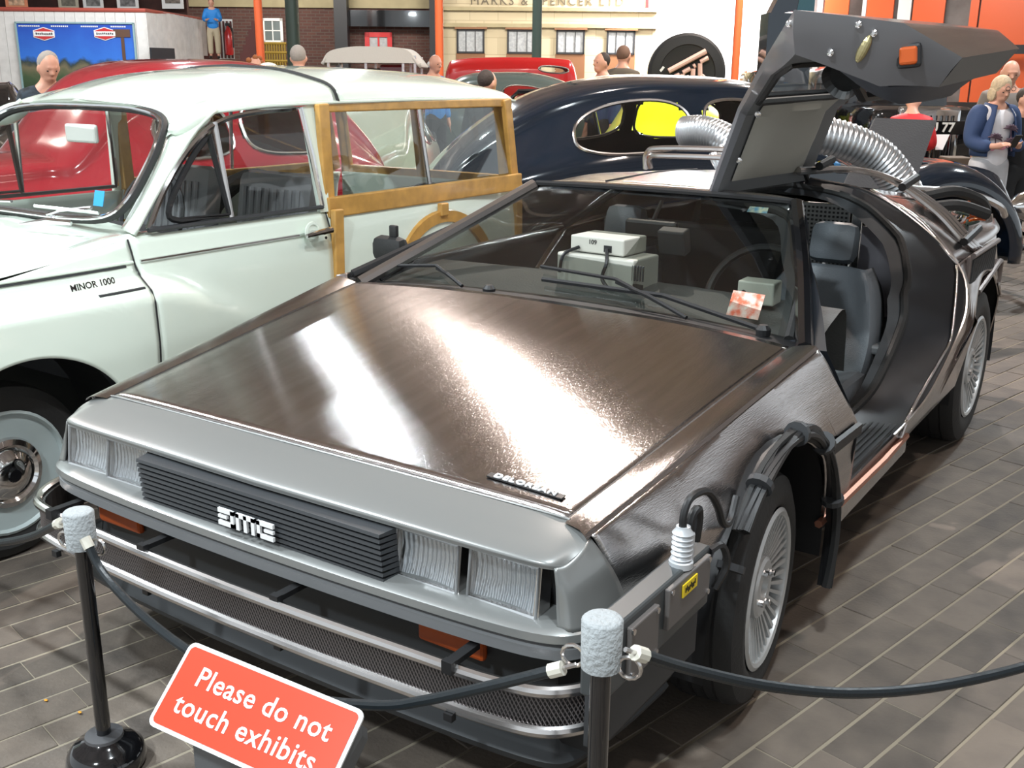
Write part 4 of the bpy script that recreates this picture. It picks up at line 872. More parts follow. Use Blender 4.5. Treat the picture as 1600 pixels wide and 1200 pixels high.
# boxes on the dash
rx1 = tag(MB().rbox((-.02, .80, .892), (.30, .17, .105), .006, rz=-.05).build('electronics_case', BEIGE), 'large beige metal electronics case on the dashboard, underneath the flatter one', 'electronics')
for i in range(7): MB().box((.10+i*.010, .712-.0005*i, .905), (.004, .006, .05), rz=-.05).build('vent_slot', DGREY, rx1)
MB().box((.135, .712, .86), (.05, .006, .018), rz=-.05).build('socket_row', BLACK, rx1)
rx2 = tag(MB().rbox((-.03, .82, .975), (.21, .15, .055), .005, rz=-.05).build('electronics_unit', BEIGE), 'flat beige electronics unit stacked on the larger case', 'electronics')
MB().box((.01, .744, .968), (.03, .006, .022), rz=-.05).build('cable_plug', BLACK, rx2)
t = textmesh('109', .022, .001, 'printed_number', BLACK, rx2); frame3(t, (-.05, .745, .985), (1, -.05, 0), (0, 0, 1))
MB().tube(spl([(.01, .735, .968), (.03, .70, .93), (.02, .69, .88), (.05, .68, .85)], 12), .006, 6).build('lead', BLACK, rx2); MB().tube(spl([(-.10, .745, .965), (-.14, .71, .94), (-.15, .70, .88)], 10), .006, 6).build('lead', BLACK, rx2)
sw_ = tag(MB().rbox((.535, .76, .885), (.115, .08, .07), .005, rz=.05).build('switch_box', mat('cream_box', (.60, .62, .54), .45)), 'small cream switch box on the driver side of the dashboard', 'electronics')
MB().lathe([(.008, 0), (.004, .012)], (.50, .718, .885), (0, -1, 0), 8).build('knob', BLACK, sw_)
# ================================================================== PALE TIMBER-FRAMED ESTATE CAR
est = thing('estate_car', 'pale cream vintage estate car with varnished wooden rear framing, left of the steel car', 'car', (-2.07, -.55, 0))
def sm(x): x = np.clip(x, 0, 1); return x*x*(3-2*x)
def XM(y, z):
    b = np.interp(z, [.30, .45, .62, .80, .90, 1.0], [.665, .70, .712, .705, .690, .655])+np.zeros_like(y)
    b = b-.05*sm((y-2.3)/.7)-.03*sm((.3-y)/.8)
    amp = .085*(1-sm((y-.35)/.80)); lim = np.where(y < .5, .88, .88-.55*(y-.5)**1.4) if np.ndim(y) else .88
    return b+amp*sm((lim-z)/.10)
def mpatch(ya, yb, ztop, B, nu, nt):
    P = np.zeros((nu, nt, 3)); ys = np.linspace(ya, yb, nu)
    for i, y in enumerate(ys):
        z = ztop(y)*(1-np.linspace(0, 1, nt))+float(B(np.array(y)))*np.linspace(0, 1, nt); P[i] = np.stack([XM(np.full(nt, y), z), np.full(nt, y), z], 1)
    return P
zt = lambda y: np.interp(y, [-.7, 0, .5, 1.5, 2.9], [.86, .90, .975, .975, .965])
for sx in (1, -1):
    m_ = [sx, 1, 1]
    MB().grid(mpatch(-.62, .475, zt, lambda y: arch(y, 0, .29, .375, .36), 60, 24)*m_).build('front_wing', CREAM, est, smooth=True, solid=.008*sx)
    MB().grid(mpatch(.48, 1.44, zt, lambda y: np.full_like(y, .34), 30, 24)*m_).build('door', CREAM, est, smooth=True, solid=.01*sx)
    MB().grid(mpatch(1.445, 2.92, zt, lambda y: arch(y, 2.2, .33, .36, .34), 70, 20)*m_).build('rear_side_panel', CREAM, est, smooth=True, solid=.008*sx)
    for yy in (.477, 1.442):
        MB().tube([(XM(np.array(yy), z)*sx+.001*sx, yy, z) for z in np.linspace(.36, .97, 16)], .003, 5).build('panel_gap', BLACK, est)
    # waist moulding
    MB().tube([(XM(np.array(y), .895)*sx+.002*sx, y, .895) for y in np.linspace(-.5, .47, 14)], .006, 6).build('waist_moulding', CREAM, est, smooth=True)
    MB().tube([(XM(np.array(y), .885)*sx+.002*sx, y, .885) for y in np.linspace(-.5, .44, 14)], .004, 6).build('moulding_gap', DGREY, est)
    MB().tube([(XM(np.array(y), .895)*sx+.003*sx, y, .895) for y in np.linspace(.50, 1.30, 14)], .006, 6).build('waist_moulding', CHROME, est, smooth=True)
    MB().tube([(XM(np.array(y), .82)*sx+.004*sx, y, .815) for y in np.linspace(.28, .46, 6)], .006, 6).build('vent_moulding', DGREY, est)
    # wood
    def wbar(p0, p1, w, name='wood_rail', th=.03):
        p0, p1 = Vector(p0), Vector(p1); d = p1-p0; k = MB(); c = (p0+p1)/2; ang = math.atan2(d.z, d.y)
        k.rbox((c.x*sx, c.y, c.z), (th, d.length, w), .006, rx=ang); return k.build(name, WOOD, est)
    wbar((.700, 1.455, .40), (.715, 1.47, .98), .055, 'wood_post'); wbar((.68, 1.475, .98), (.628, 1.46, 1.40), .06, 'wood_post')
    wbar((.628, 1.44, 1.385), (.605, 2.84, 1.385), .040); wbar((.685, 1.45, .985), (.655, 2.90, .985), .085)
    wbar((.61, 2.82, 1.40), (.655, 2.90, .98), .060, 'wood_post'); wbar((.665, 2.89, .98), (.66, 2.90, .40), .055, 'wood_post')
    wbar((.705, 2.19, .94), (.71, 2.19, .88), .055, 'wood_post'); 
    k = [XM(np.array(2.2+.43*math.cos(a)), .47+.43*math.sin(a)) for a in np.linspace(.25, PI-.25, 30)]
    R_ = np.array([[(kx+.001, 2.2+r*math.cos(a), .465+r*math.sin(a)) for r in (.380, .385, .437, .442)] for kx, a in zip(k, np.linspace(-.1, PI+.1, 30))])
    R_[:, 1:3, 0] += .018; MB().grid(R_*m_).build('wood_arch', WOOD, est, smooth=False, solid=.004*sx)
    # glass
    gl = np.array([[(.655, .60, 1.0), (.64, .80, 1.22), (.625, .92, 1.345)], [(.662, 1.0, 1.0), (.645, 1.0, 1.25), (.628, 1.0, 1.36)], [(.665, 1.38, 1.0), (.645, 1.37, 1.25), (.625, 1.35, 1.375)]])*m_
    MB().grid(surf(gl, 10, 10)).build('door_glass', GLASS, est, smooth=True)
    MB().add(np.array([(.665, 1.50, 1.03), (.64, 2.84, 1.03), (.605, 2.80, 1.365), (.628, 1.49, 1.365)])*m_, [(0, 1, 2, 3)]).build('side_glass', GLASS, est, solid=.004)
    MB().tube(np.array([(.668, 2.14, 1.03), (.625, 2.12, 1.365)])*m_, .010, 6).build('glass_divider', DCHROME, est)
    fr = np.array([(.66, .57, .995), (.655, .66, 1.13), (.640, .80, 1.265), (.628, .95, 1.345), (.625, 1.15, 1.375), (.622, 1.37, 1.385), (.645, 1.40, 1.2), (.670, 1.42, .995)])*m_
    MB().tube(np.concatenate([spl(fr[:6], 20), fr[6:]]), .011, 6).build('window_frame', CHROME, est, smooth=True)
    MB().tube(np.array([(.672, .56, .992), (.675, 1.42, .992)])*m_, .009, 6).build('window_frame', DGREY, est)
    ql = spl(np.array([(.668, .70, 1.01), (.662, .66, 1.03), (.656, .69, 1.10), (.645, .80, 1.23), (.636, .885, 1.30)])*m_, 14); ql = np.concatenate([ql, np.array([(.667, .93, 1.01)])*m_])
    MB().tube(ql, .012, 6, closed=True).build('quarter_light_seal', BLACK, est); MB().tube(np.array([(.672, .935, 1.0), (.632, .92, 1.345)])*m_, .010, 6).build('window_divider', DCHROME, est)
    # pillars
    pil = np.array([[(.52, .56, .985), (.668, .50, .985)], [(.555, .64, 1.12), (.662, .60, 1.10)], [(.555, .73, 1.25), (.650, .72, 1.22)], [(.52, .81, 1.34), (.635, .83, 1.32)], [(.47, .86, 1.40), (.618, .95, 1.392)]])*m_
    MB().grid(surf(pil, 14, 5)).build('windscreen_pillar', CREAM, est, smooth=True, solid=.012)
    MB().add(np.array([(.672, 1.41, .97), (.678, 1.46, .97), (.628, 1.46, 1.40), (.624, 1.38, 1.39)])*m_, [(0, 1, 2, 3)]).build('door_pillar', CREAM, est, solid=.02)
    # handle
    if sx > 0:
        MB().lathe([(.042, 0), (.040, .004), (.03, .006), (.028, .001)], (.712, 1.315, .905), (1, 0, 0), 24).build('handle_escutcheon', CREAM, est, smooth=True)
        hd = MB().tube([(.735, 1.26, .895), (.74, 1.33, .902), (.738, 1.40, .905)], [.008, .012, .014], 8); hd.lathe([(.013, 0), (.011, .03)], (.708, 1.315, .90), (1, 0, 0), 10); hd.build('door_handle', CHROME, est, smooth=True)
        MB().lathe([(.006, 0), (.006, .004)], (.713, 1.39, .872), (1, 0, 0), 8).build('keyhole', BLACK, est)
        t = textmesh('MINOR 1000', .030, .0015, 'bonnet_badge', CHROME, est, bold=.0008); frame3(t, (.765-.03, .28, .852), (0, 1, .02), (-.3, 0, 1))
        MB().tube([(.27, .335, 1.005), (.36, .385, 1.018), (.435, .425, 1.012)], [.004, .012, .009], 6).build('trafficator_cover', CHROME, est)
    a = np.linspace(-.2, PI+.2, 22)
    for yc, r in ((0, .40), (2.2, .38)):
        MB().grid(np.stack([np.stack([np.full(22, x), yc+r*np.cos(a), .29+r*np.sin(a)], 1) for x in (.68, .42)], 1)*m_).build('wheel_well', BLACK, est)
# roof
rf = []
for y, zc, zg, wg in ((.84, 1.415, 1.352, .55), (.95, 1.465, 1.380, .60), (1.2, 1.52, 1.398, .622), (1.6, 1.548, 1.405, .628), (2.1, 1.552, 1.408, .622), (2.6, 1.535, 1.405, .612), (2.86, 1.50, 1.400, .602), (2.97, 1.44, 1.39, .58)):
    rf.append([(0, y-.05 if y < 1.1 else y, zc), (wg*.45, y, zc-.014), (wg*.78, y, zc-.050), (wg*.95, y, (zc+zg)/2-.012), (wg+.006, y, zg)])
rf = np.array(rf)
MB().grid(surf(rf, 50, 22, u0=0, u1=.42), mirror=True).build('front_roof', CREAM, est, smooth=True, weld=True, solid=.01)
MB().grid(surf(rf, 50, 22, u0=.425, u1=1), mirror=True).build('rear_roof', CREAM, est, smooth=True, weld=True, solid=.01)
q = surf(rf, 200, 22)[84]+[0, 0, .002]; q = np.concatenate([q[::-1]*[-1, 1, 1], q[1:]]); MB().tube(q, .008, 6).build('roof_seam', RUBBER, est, smooth=True)
for sx in (1, -1): MB().tube([(p[4][0]*sx, p[4][1], p[4][2]) for p in rf], .007, 6).build('gutter', CREAM, est, smooth=True)
# windscreen: two curved halves in a rounded opening
wp = [(0, .50, 1.01), (.3, .505, 1.01), (.49, .53, 1.025), (.560, .575, 1.08), (.572, .65, 1.18), (.555, .73, 1.28), (.49, .80, 1.355), (.3, .825, 1.385), (0, .83, 1.39)]
pr_ = spl(wp, 40); loop = np.concatenate([pr_, (pr_*[-1, 1, 1])[::-1][1:-1]])
MB().tube(loop, .017, 8, closed=True).build('windscreen_seal', RUBBER, est, smooth=True); MB().tube(loop+np.array([0, -.014, .004]), .008, 8, closed=True).build('windscreen_chrome', CHROME, est, smooth=True)
half = len(pr_); G_ = np.stack([pr_*[-1, 1, 1], pr_*[-.5, 1, 1], pr_*[0, 1, 1]+[0, -.012, 0], pr_*[.5, 1, 1], pr_], 1)
MB().grid(G_).build('windscreen', GLASS, est, smooth=True)
sur = np.stack([pr_*[1, 1, 1], pr_*[1.06, 1, 1]+[0, .012, 0]+np.array([0, 0, 1])*(.03*np.sign(pr_[:, 2:3]-1.2)*[0, 0, 1])[:, 2:3]*0], 1)
hd = np.array([[(0, .835, 1.39), (.3, .83, 1.387), (.49, .81, 1.358), (.555, .74, 1.285)], [(0, .79, 1.418), (.26, .80, 1.405), (.45, .82, 1.382), (.59, .83, 1.345)]])
for sx in (1, -1): MB().ell((.57*sx, .86, 1.345), (.055, .10, .040), 14, 9, rx=.35).build('pillar_corner', CREAM, est, smooth=True)
MB().grid(surf(hd, 5, 14), mirror=True).build('windscreen_header', CREAM, est, smooth=True, weld=True)
# bonnet and scuttle
bn = []
for y, h0, h1, h2, wv, wt_ in ((-.75, .72, .72, .70, .42, .60), (-.55, .86, .85, .80, .45, .62), (-.2, .965, .955, .88, .45, .63), (.2, .985, .975, .925, .48, .64), (.45, .995, .985, .955, .52, .645), (.62, 1.0, .995, .975, .56, .655)):
    zz = float(zt(y)); bn.append([(0, y, h0), (.25, y, h1), (.42, y, h2+.01), (wv, y, zz-.015+.01*(y > .3)), (wt_*.92, y, zz+.004), (XM(np.array(y), zz), y, zz)])
MB().grid(surf(np.array(bn), 40, 30), mirror=True).build('bonnet', CREAM, est, smooth=True, weld=True)
# wipers, mirror, sticker
MB().tube([(.22, .475, 1.02), (.30, .47, 1.04), (.45, .50, 1.06)], .006, 6).build('wiper_arm', CHROME, est); MB().tube([(.18, .455, 1.05), (.50, .49, 1.045)], .006, 6).build('wiper_blade', CHROME, est)
MB().tube([(-.42, .475, 1.03), (.02, .465, 1.055)], .006, 6).build('wiper_blade', CHROME, est)
for x_ in (.24, -.24): MB().lathe([(.016, 0), (.014, .02)], (x_, .49, 1.0), seg=10).build('wiper_pivot', CHROME, est)
MB().box((.42, .555, 1.085), (.055, .002, .055), rx=-.25).build('tax_sticker', mat('blue_sticker', (.03, .30, .60), .5), est)
MB().rbox((.06, .76, 1.29), (.19, .02, .07), .01).build('rear_view_mirror', mat('mirror_back', (.55, .55, .52), .4), est)
# cabin
INT = mat('dark_cabin_trim', (.03, .03, .033), .7); SEATG = mat('grey_ribbed_vinyl', (.20, .20, .21), .4)
MB().box((0, 1.3, .35), (1.26, 3.1, .05)).build('floor_pan', INT, est)
MB().rbox((0, .70, .92), (1.18, .16, .10), .03).build('dashboard', INT, est); MB().box((0, .55, .62), (1.15, .03, .6)).build('bulkhead', INT, est)
for cx in (.32, -.32):
    s = MB().rbox((cx, 1.22, .62), (.48, .46, .16), .05); b = s.rbox((cx, 1.50, .86), (.46, .11, .50), .05, rx=-.2); so = s.build('front_seat', SEATG, est, smooth=True)
    for i in range(8): MB().tube([(cx-.16+i*.046, 1.425, .70), (cx-.16+i*.046, 1.475, 1.04)], .012, 6).build('seat_rib', SEATG, so)
for cx in (.47, -.47): MB().tube([(cx+.12*math.copysign(1, cx), 2.2+.36*math.cos(a), .62+.36*math.sin(a)) for a in np.linspace(0, PI, 14)], .05, 8).build('inner_arch', RUBBER, est, smooth=True)
MB().box((0, 2.25, .70), (1.15, 1.2, .04)).build('load_floor', INT, est)
MB().tube([(.30+.18*math.cos(a), .86+.05*math.sin(a), .98+.17*math.sin(a)) for a in np.linspace(0, 2*PI, 25)[:-1]], .010, 6, closed=True).build('steering_wheel', INT, est)
dl = MB(); dl.rbox((0, 2.92, .72), (1.18, .04, .50), .01); dl.build('rear_door_panel', CREAM, est)
for x_ in (-.56, 0, .56): MB().rbox((x_, 2.90, 1.18), (.06, .04, .44), .006, rx=.14).build('wood_post', WOOD, est)
MB().rbox((0, 2.93, .98), (1.2, .04, .06), .006).build('wood_rail', WOOD, est); MB().rbox((0, 2.85, 1.38), (1.1, .04, .04), .006).build('wood_rail', WOOD, est)
for x_ in (-.28, .28): MB().box((x_, 2.90, 1.18), (.5, .004, .36), rx=.14).build('rear_glass', GLASS, est)
# wheels
WGREY = mat('wheel_grey_paint', (.36, .42, .42), .3, coat=.6)
for nm, x_, y_ in (('front_wheel', .61, -.05), ('front_wheel', -.61, -.05), ('rear_wheel', .60, 2.2), ('rear_wheel', -.60, 2.2)):
    sx = 1 if x_ > 0 else -1; A = (sx, 0, 0)
    w = thing('x', 'x', 'x', (x_, y_, .287)); del w['label'], w['category']; w.name = nm; w.parent = est
    MB().lathe([(.195, -.06), (.25, -.07), (.28, -.055), (.287, -.03), (.287, .03), (.28, .055), (.25, .07), (.205, .062), (.195, .05)], (0, 0, 0), A, 48).build('tyre', RUBBER, w, smooth=True)
    MB().lathe([(.203, .058), (.205, .066), (.196, .070), (.188, .058), (.165, .035), (.155, .030), (.140, .052), (.120, .056), (.0, .056)], (0, 0, 0), A, 40).build('wheel_disc', WGREY, w, smooth=True)
    MB().lathe([(.118, .057), (.112, .070), (.095, .078), (.085, .070), (.075, .072), (.055, .092), (.03, .098), (.0, .098)], (0, 0, 0), A, 36).build('hub_cap', CHROME, w, smooth=True)
    MB().lathe([(.024, .097), (.02, .103), (.0, .103)], (0, 0, 0), A, 16).build('hub_badge', BLACKP, w)
# ================================================================== ROUNDED CARS BEHIND
def section(zc, ztop_w, zg, wg, zb, wb, zs, ws):
    """half section: roof centre -> gutter -> belt -> sill"""
    return [(0, zc), (wg*.55, zc-.02), (wg*.9, zc-(zc-zg)*.45), (wg, zg), ((wg+wb)/2+.01, (zg+zb)/2), (wb, zb), (wb+.015, (zb+zs)/2), (ws, zs)]
def shell(name, prof, m, root, L, holes=(), nu=120, nt=64, kind=None):
    """prof: list of (y, section pts). holes: list of (y0,y1,t0,t1) rounded; returns grid and creates body + glass"""
    st = np.array([[(p[0], y, p[1]) for p in s] for y, s in prof]); P = surf(st, nu, nt)
    cy = (P[:-1, :-1, 1]+P[1:, 1:, 1])/2; tt = (np.linspace(0, 1, nt)[:-1]+np.linspace(0, 1, nt)[1:])/2
    mk = np.ones((nu-1, nt-1), bool); outs = []
    for (ya, yb, ta, tb, ex) in holes:
        q = np.abs((cy-(ya+yb)/2)/((yb-ya)/2))**ex+np.abs((tt[None]-(ta+tb)/2)/((tb-ta)/2))**ex
        mk &= ~(q < 1)
    b = MB(); b.grid(P, mk, mirror=True); body = b.build(name, m, root, smooth=True, weld=True, ang=50)
    if holes: g = MB(); g.grid(P*np.array([1, 1, 1]), ~mk, mirror=True); g.build('window_glass', GLASS, root, smooth=True, weld=True)
    for (ya, yb, ta, tb, ex) in holes:
        for sx in (1, -1):
            pts = []
            for a in np.linspace(0, 2*PI, 49)[:-1]:
                c, s = math.cos(a), math.sin(a); yy = (ya+yb)/2+(yb-ya)/2*math.copysign(abs(c)**(2/ex), c); t_ = (ta+tb)/2+(tb-ta)/2*math.copysign(abs(s)**(2/ex), s)
                col = P[:, :, 1]; j = t_*(nt-1); j0 = int(j); f = j-j0; row = P[:, j0]*(1-f)+P[:, min(j0+1, nt-1)]*f
                x = np.interp(yy, row[:, 1], row[:, 0]); z = np.interp(yy, row[:, 1], row[:, 2]); pts.append(((x+.004)*sx, yy, z))
            MB().tube(pts, .011, 6, closed=True).build('window_chrome', DCHROME, root, smooth=True)
    return P
def wheel_simple(root, x, y, r, w, cap=CHROME, disc=None):
    sx = 1 if x > 0 else -1; A = (sx, 0, 0); e = thing('x', 'x', 'x', (x, y, r)); del e['label'], e['category']; e.name = 'wheel'; e.parent = root; h = w/2
    MB().lathe([(r*.64, -h), (r*.9, -h), (r, -h*.6), (r, h*.6), (r*.9, h), (r*.66, h*.9)], (0, 0, 0), A, 32).build('tyre', RUBBER, e, smooth=True)
    MB().lathe([(r*.66, h*.85), (r*.62, h*.4), (r*.4, h*.6), (0, h*.6)], (0, 0, 0), A, 28).build('wheel_disc', disc or DGREY, e, smooth=True)
    MB().lathe([(r*.36, h*.6), (r*.3, h*.9), (0, h*1.05)], (0, 0, 0), A, 24).build('hub_cap', cap, e, smooth=True)
def fastback(name, label, m, loc, rotz, L=4.3, W=1.62, Hh=1.53, holes=(), prof=None, group=None, yf=0, wh=1.12):
    root = thing(name, label, 'car', loc, rotz, group)
    h = W/2
    if prof is None:
        S = lambda zc, zg, wg, zb, wb, zs=.28: section(zc, 0, zg, wg, zb, wb, zs, wb-.06)
        k = Hh/1.53
        prof = [(-.55, S(.62*k, .60, .30, .50, .40)), (-.35, S(.90*k, .86, .34, .70, .48)), (.2, S(.98*k, .93, .36, .72, .56)), (.75, S(1.02*k, .97, .46, .80, .68)), (.95, S(1.06*k, 1.0, .56, .90, h-.06)),
                (1.25, S(1.36*k, 1.24, .56, .98, h-.02)), (1.55, S(1.50*k, 1.37, .58, .98, h)), (2.0, S(1.53*k, 1.40, .60, .98, h)), (2.5, S(1.52*k, 1.38, .58, .97, h)), (2.95, S(1.42*k, 1.27, .54, .94, h-.01)), (3.35, S(1.20*k, 1.06, .48, .86, h-.05)), (3.65, S(.92*k, .82, .42, .68, h-.14)), (3.82, S(.60, .55, .30, .48, .45))]
    P = shell('body', prof, m, root, L, holes)
    for yw in (yf, 2.75):
        for sx in (1, -1):
            # wing over each wheel
            st = []
            for a in np.linspace(-.1, PI+.05, 12):
                r = .40+.03*math.sin(a); y = yw+(r+.06)*1.15*math.cos(a)*(1.1 if yw == yf else 1.0); z = .33+r*(wh if yw == yf else 1.12)*math.sin(a)
                st.append([((h-.34)*sx, y, z-.02), ((h-.18)*sx, y, z+.06*math.sin(max(a, 0))), ((h-.02)*sx, y, z), ((h+.015)*sx, yw+(y-yw)*.88, .33+(z-.33)*.86), ((h)*sx, yw+(y-yw)*.80, .33+(z-.33)*.78)])
            MB().grid(surf(np.array(st), 30, 14)).build('wing', m, root, smooth=True, weld=True, solid=.01)
            wheel_simple(root, (h-.10)*sx, yw, .33, .15)
    MB().box((0, 1.9, .30), (W-.3, 3.2, .05)).build('floor_pan', BLACK, root)
    return root, P
def headlamp(root, x, y, z, r=.10, name='headlamp'):
    MB().lathe([(.02, -.14), (r*.8, -.06), (r, 0), (r*1.05, .01), (r*.96, .02)], (x, y, z), (0, -1, 0), 20).build(name, CHROME, root, smooth=True)
    MB().lathe([(r*.96, .012), (r*.7, .03), (0, .04)], (x, y, z), (0, -1, 0), 20).build('lens', LENS, root, smooth=True)
# dark blue saloon behind the steel car (its right flank faces us, nose to the right)
fw = Vector((.70, .714, 0)).normalized(); hdg = math.atan2(fw.y, fw.x)
# local -y is forward -> rotate so that -y maps to fw
rz = math.atan2(fw.y, fw.x)+PI/2
hol = [(2.11, 2.86, .44, .66, 2.5), (1.36, 2.02, .44, .66, 3.5)]
nose = Vector((.55, 5.75, 0))-fw*.50   # front axle centre region
side_n = Vector((-fw.y, fw.x, 0))
ax = Vector((.50, 5.62, 0))-fw*.25+side_n*.72
bs, _ = fastback('saloon_car', 'dark navy fastback vintage saloon parked across behind the steel car', NAVY, (ax.x, ax.y, 0), rz, holes=hol, yf=.27, wh=1.38)
for sx in (1, -1): headlamp(bs, .52*sx, -.50, .66, .11)
bm_ = MB(); bm_.tube(spl([(-.80, -.45, .42), (-.6, -.66, .42), (0, -.72, .42), (.6, -.66, .42), (.80, -.45, .42)], 18), .035, 8); bm_.build('bumper', CHROME, bs, smooth=True)
for sx in (1, -1): MB().tube([(.35*sx, -.72, .34), (.35*sx, -.74, .58)], .025, 8).build('overrider', CHROME, bs, smooth=True)
# crimson car behind the estate
S5 = [(0, .6, 0)]
def park(car_, u, D, th, k): g = G(u, D); car_.location = (g.x, g.y, 0); car_.rotation_euler = (0, 0, th); car_.scale = (k, k, k)
CW_ = [(1.40, 1.95, .44, .66, 3), (2.05, 2.75, .44, .66, 3)]
cr, _ = fastback('saloon_car', 'crimson rounded vintage car directly behind the pale estate car', CRIMSON, (-4.20, .45, 0), math.radians(-4), Hh=1.66, holes=CW_); cr.scale = (.88, .94, .965)
bc, _ = fastback('saloon_car', 'glossy black car roof at the far left edge behind the plaid-shirted man', BLACKP, (*at(-75, 250, 9.2)[:2], 0), math.radians(60), Hh=1.42, holes=CW_)
sg, _ = fastback('saloon_car', 'sage grey car glimpsed through the rear side windows of the wooden-framed estate', SAGE, (0, 0, 0), 0, Hh=1.66, holes=CW_); park(sg, 540, 9.1, -YAW, .80)
rc_, _ = fastback('saloon_car', 'bright red car body with black window frames beyond the navy saloon tail', REDP, (0, 0, 0), 0, Hh=1.62, holes=CW_); park(rc_, 815, 10.4, -YAW, .80)
gg, _ = fastback('saloon_car', 'grey green saloon roof in front of the red van', mat('grey_green_paint', (.10, .13, .12), .2, coat=1), (0, 0, 0), 0, Hh=1.58, holes=CW_); park(gg, 800-2.2*FPX/16.1, 16.1, -YAW-PI/2, 1)
yc_, _ = fastback('saloon_car', 'acid yellow car seen through the windows of the navy saloon', YELLOW, (0, 0, 0), 0, Hh=1.56); park(yc_, 1095, 9.3, -YAW, .85)
# red van
vr = thing('van', 'bright red rounded van in front of the stone shop front', 'van', (*G(800, 18)[:2], 0), -YAW*-1)
def rr_section(w, z0, z1, r=.25, n=5):
    pts = [(0, z1)]+[(w-r+r*math.sin(a), z1-r+r*math.cos(a)) for a in np.linspace(0, PI/2, n)]+[(w, (z0+z1)/2), (w-.04, z0)]; return pts
kd = 15/FPX
vp = [(-1.0, rr_section(.55, .5, 1.15)), (-.93, rr_section(.72, .4, 1.60)), (-.75, rr_section(.80, .4, 1.72)), (0, rr_section(.82, .4, 1.76)), (.75, rr_section(.80, .4, 1.74)), (.93, rr_section(.74, .4, 1.66)), (1.03, rr_section(.6, .5, 1.3))]
shell('body', vp, REDP, vr, 2, holes=[(.42, .86, .52, .70, 3)], nu=90, nt=60); vr.scale = (1, 1.12, 1.03); vr.rotation_euler = (0, 0, -YAW-PI/2); vr.location = (*G(797, 18)[:2], 0)
for x_ in (-.66, .66):
    for y_ in (-.6, .6): wheel_simple(vr, x_, y_, .33, .15)
# vintage tourer with pale canvas hood
tr_ = thing('vintage_tourer', 'open vintage car under a pale beige canvas hood, beyond the estate roof', 'car', (*G(590, 13.1)[:2], 0), -YAW); tr_.scale = (1.02, 1, 1.10)
k = 11/FPX
hoodp = np.array([[(-.60, -.5, 1.49), (-.50, -.5, 1.615), (-.25, -.52, 1.665), (0, -.52, 1.67), (.25, -.52, 1.665), (.42, -.5, 1.63), (.58, -.5, 1.47)], [(-.60, .6, 1.49), (-.50, .6, 1.64), (-.25, .6, 1.675), (0, .6, 1.68), (.25, .6, 1.675), (.42, .6, 1.64), (.58, .6, 1.47)]])
CANV = mat('beige_canvas', (.52, .49, .44), .9, bump=.2); MB().grid(surf(hoodp, 6, 30)).build('canvas_hood', CANV, tr_, smooth=True, solid=.03)
for y_ in (-.5, .6):
    cv = surf(hoodp, 6, 30)[0 if y_ < 0 else -1]; MB().grid(np.stack([cv, cv*[1, 1, 0]+np.array([0, 0, 1.50])], 1)).build('hood_valance', CANV, tr_, solid=.01)
for x_ in (-.52, -.08, .36, .50):
    MB().box((x_, -.45, 1.33), (.03, .03, .50)).build('hood_post', DCHROME, tr_); MB().box((x_, .5, 1.33), (.03, .03, .50)).build('hood_post', DCHROME, tr_)
MB().rbox((0, .05, .80), (1.15, 1.2, .60), .08).build('body', BLACKP, tr_, smooth=True); MB().rbox((.16, .2, 1.36), (.30, .12, .26), .03).build('seat', CRIMSON, tr_); MB().rbox((-.2, .5, 1.25), (1.0, .05, .4), .02).build('rear_panel', BLACKP, tr_)
for x_ in (-.6, .6):
    for y_ in (-.7, .75): wheel_simple(tr_, x_, y_, .36, .10)
# black open car door frame
df = thing('car_door', 'open black-framed car door standing up beside the navy saloon tail', 'door', (*at(840, 170, 9.2)[:2], 0), -YAW)
z0, z1 = float(at(840, 215, 9.3)[2]), float(at(840, 143, 9.3)[2]); hh = z1-z0
MB().tube([(-.22, 0, z0), (-.22, 0, z1-.05), (-.17, 0, z1), (.45, 0, z1+.02), (.55, 0, z0)], .022, 8).build('frame', BLACKP, df, smooth=True)
MB().add([(-.22, 0, z0), (.55, 0, z0), (.45, 0, z1), (-.18, 0, z1)], [(0, 1, 2, 3)]).build('glass', DGLASS, df, solid=.004); MB().rbox((.15, 0, z0/2+.15), (.74, .05, z0-.3), .02).build('panel', BLACKP, df)
# big display tyre with lettering
ty = thing('giant_tyre', 'huge black display tyre with pink and white raised lettering before the white wall', 'tyre', (*at(1072, 118, 13.6)[:2], 1.565), 0)
nn = Vector((-FX[0], -FX[1], .0)).normalized(); RR = 60*13.6/FPX
MB().lathe([(RR*.42, -.10), (RR*.9, -.11), (RR, -.06), (RR, .06), (RR*.93, .10), (RR*.72, .115), (RR*.70, .10), (RR*.42, .075)], (0, 0, 0), nn, 64).build('tyre', RUBBER, ty, smooth=True)
MB().lathe([(RR*.42, .02), (RR*.40, .075), (RR*.36, .05), (0, .03)], (0, 0, 0), nn, 40).build('centre_disc', BLACKP, ty, smooth=True)
MB().lathe([(.16, 0), (.16, .05)], (0, 0, -1.565), (0, 0, 1), 20).build('foot', IRONP, ty); MB().lathe([(.05, 0), (.05, 1.565-RR+.02)], (0, 0, -1.565), (0, 0, 1), 12).build('stand', IRONP, ty)
PINK = mat('pink_letter', (.75, .48, .40), .5)
Rv = Vector((RX[0], RX[1], 0)).normalized()
def lbar(x0_, y0_, x1_, y1_, w, m=PINK, nm='raised_letter', dep=.14):
    a = Rv*x0_+Vector((0, 0, y0_))+nn*dep; b = Rv*x1_+Vector((0, 0, y1_))+nn*dep; MB().tube([a, b], w, 8).build(nm, m, ty, smooth=True)
u_ = RR/60
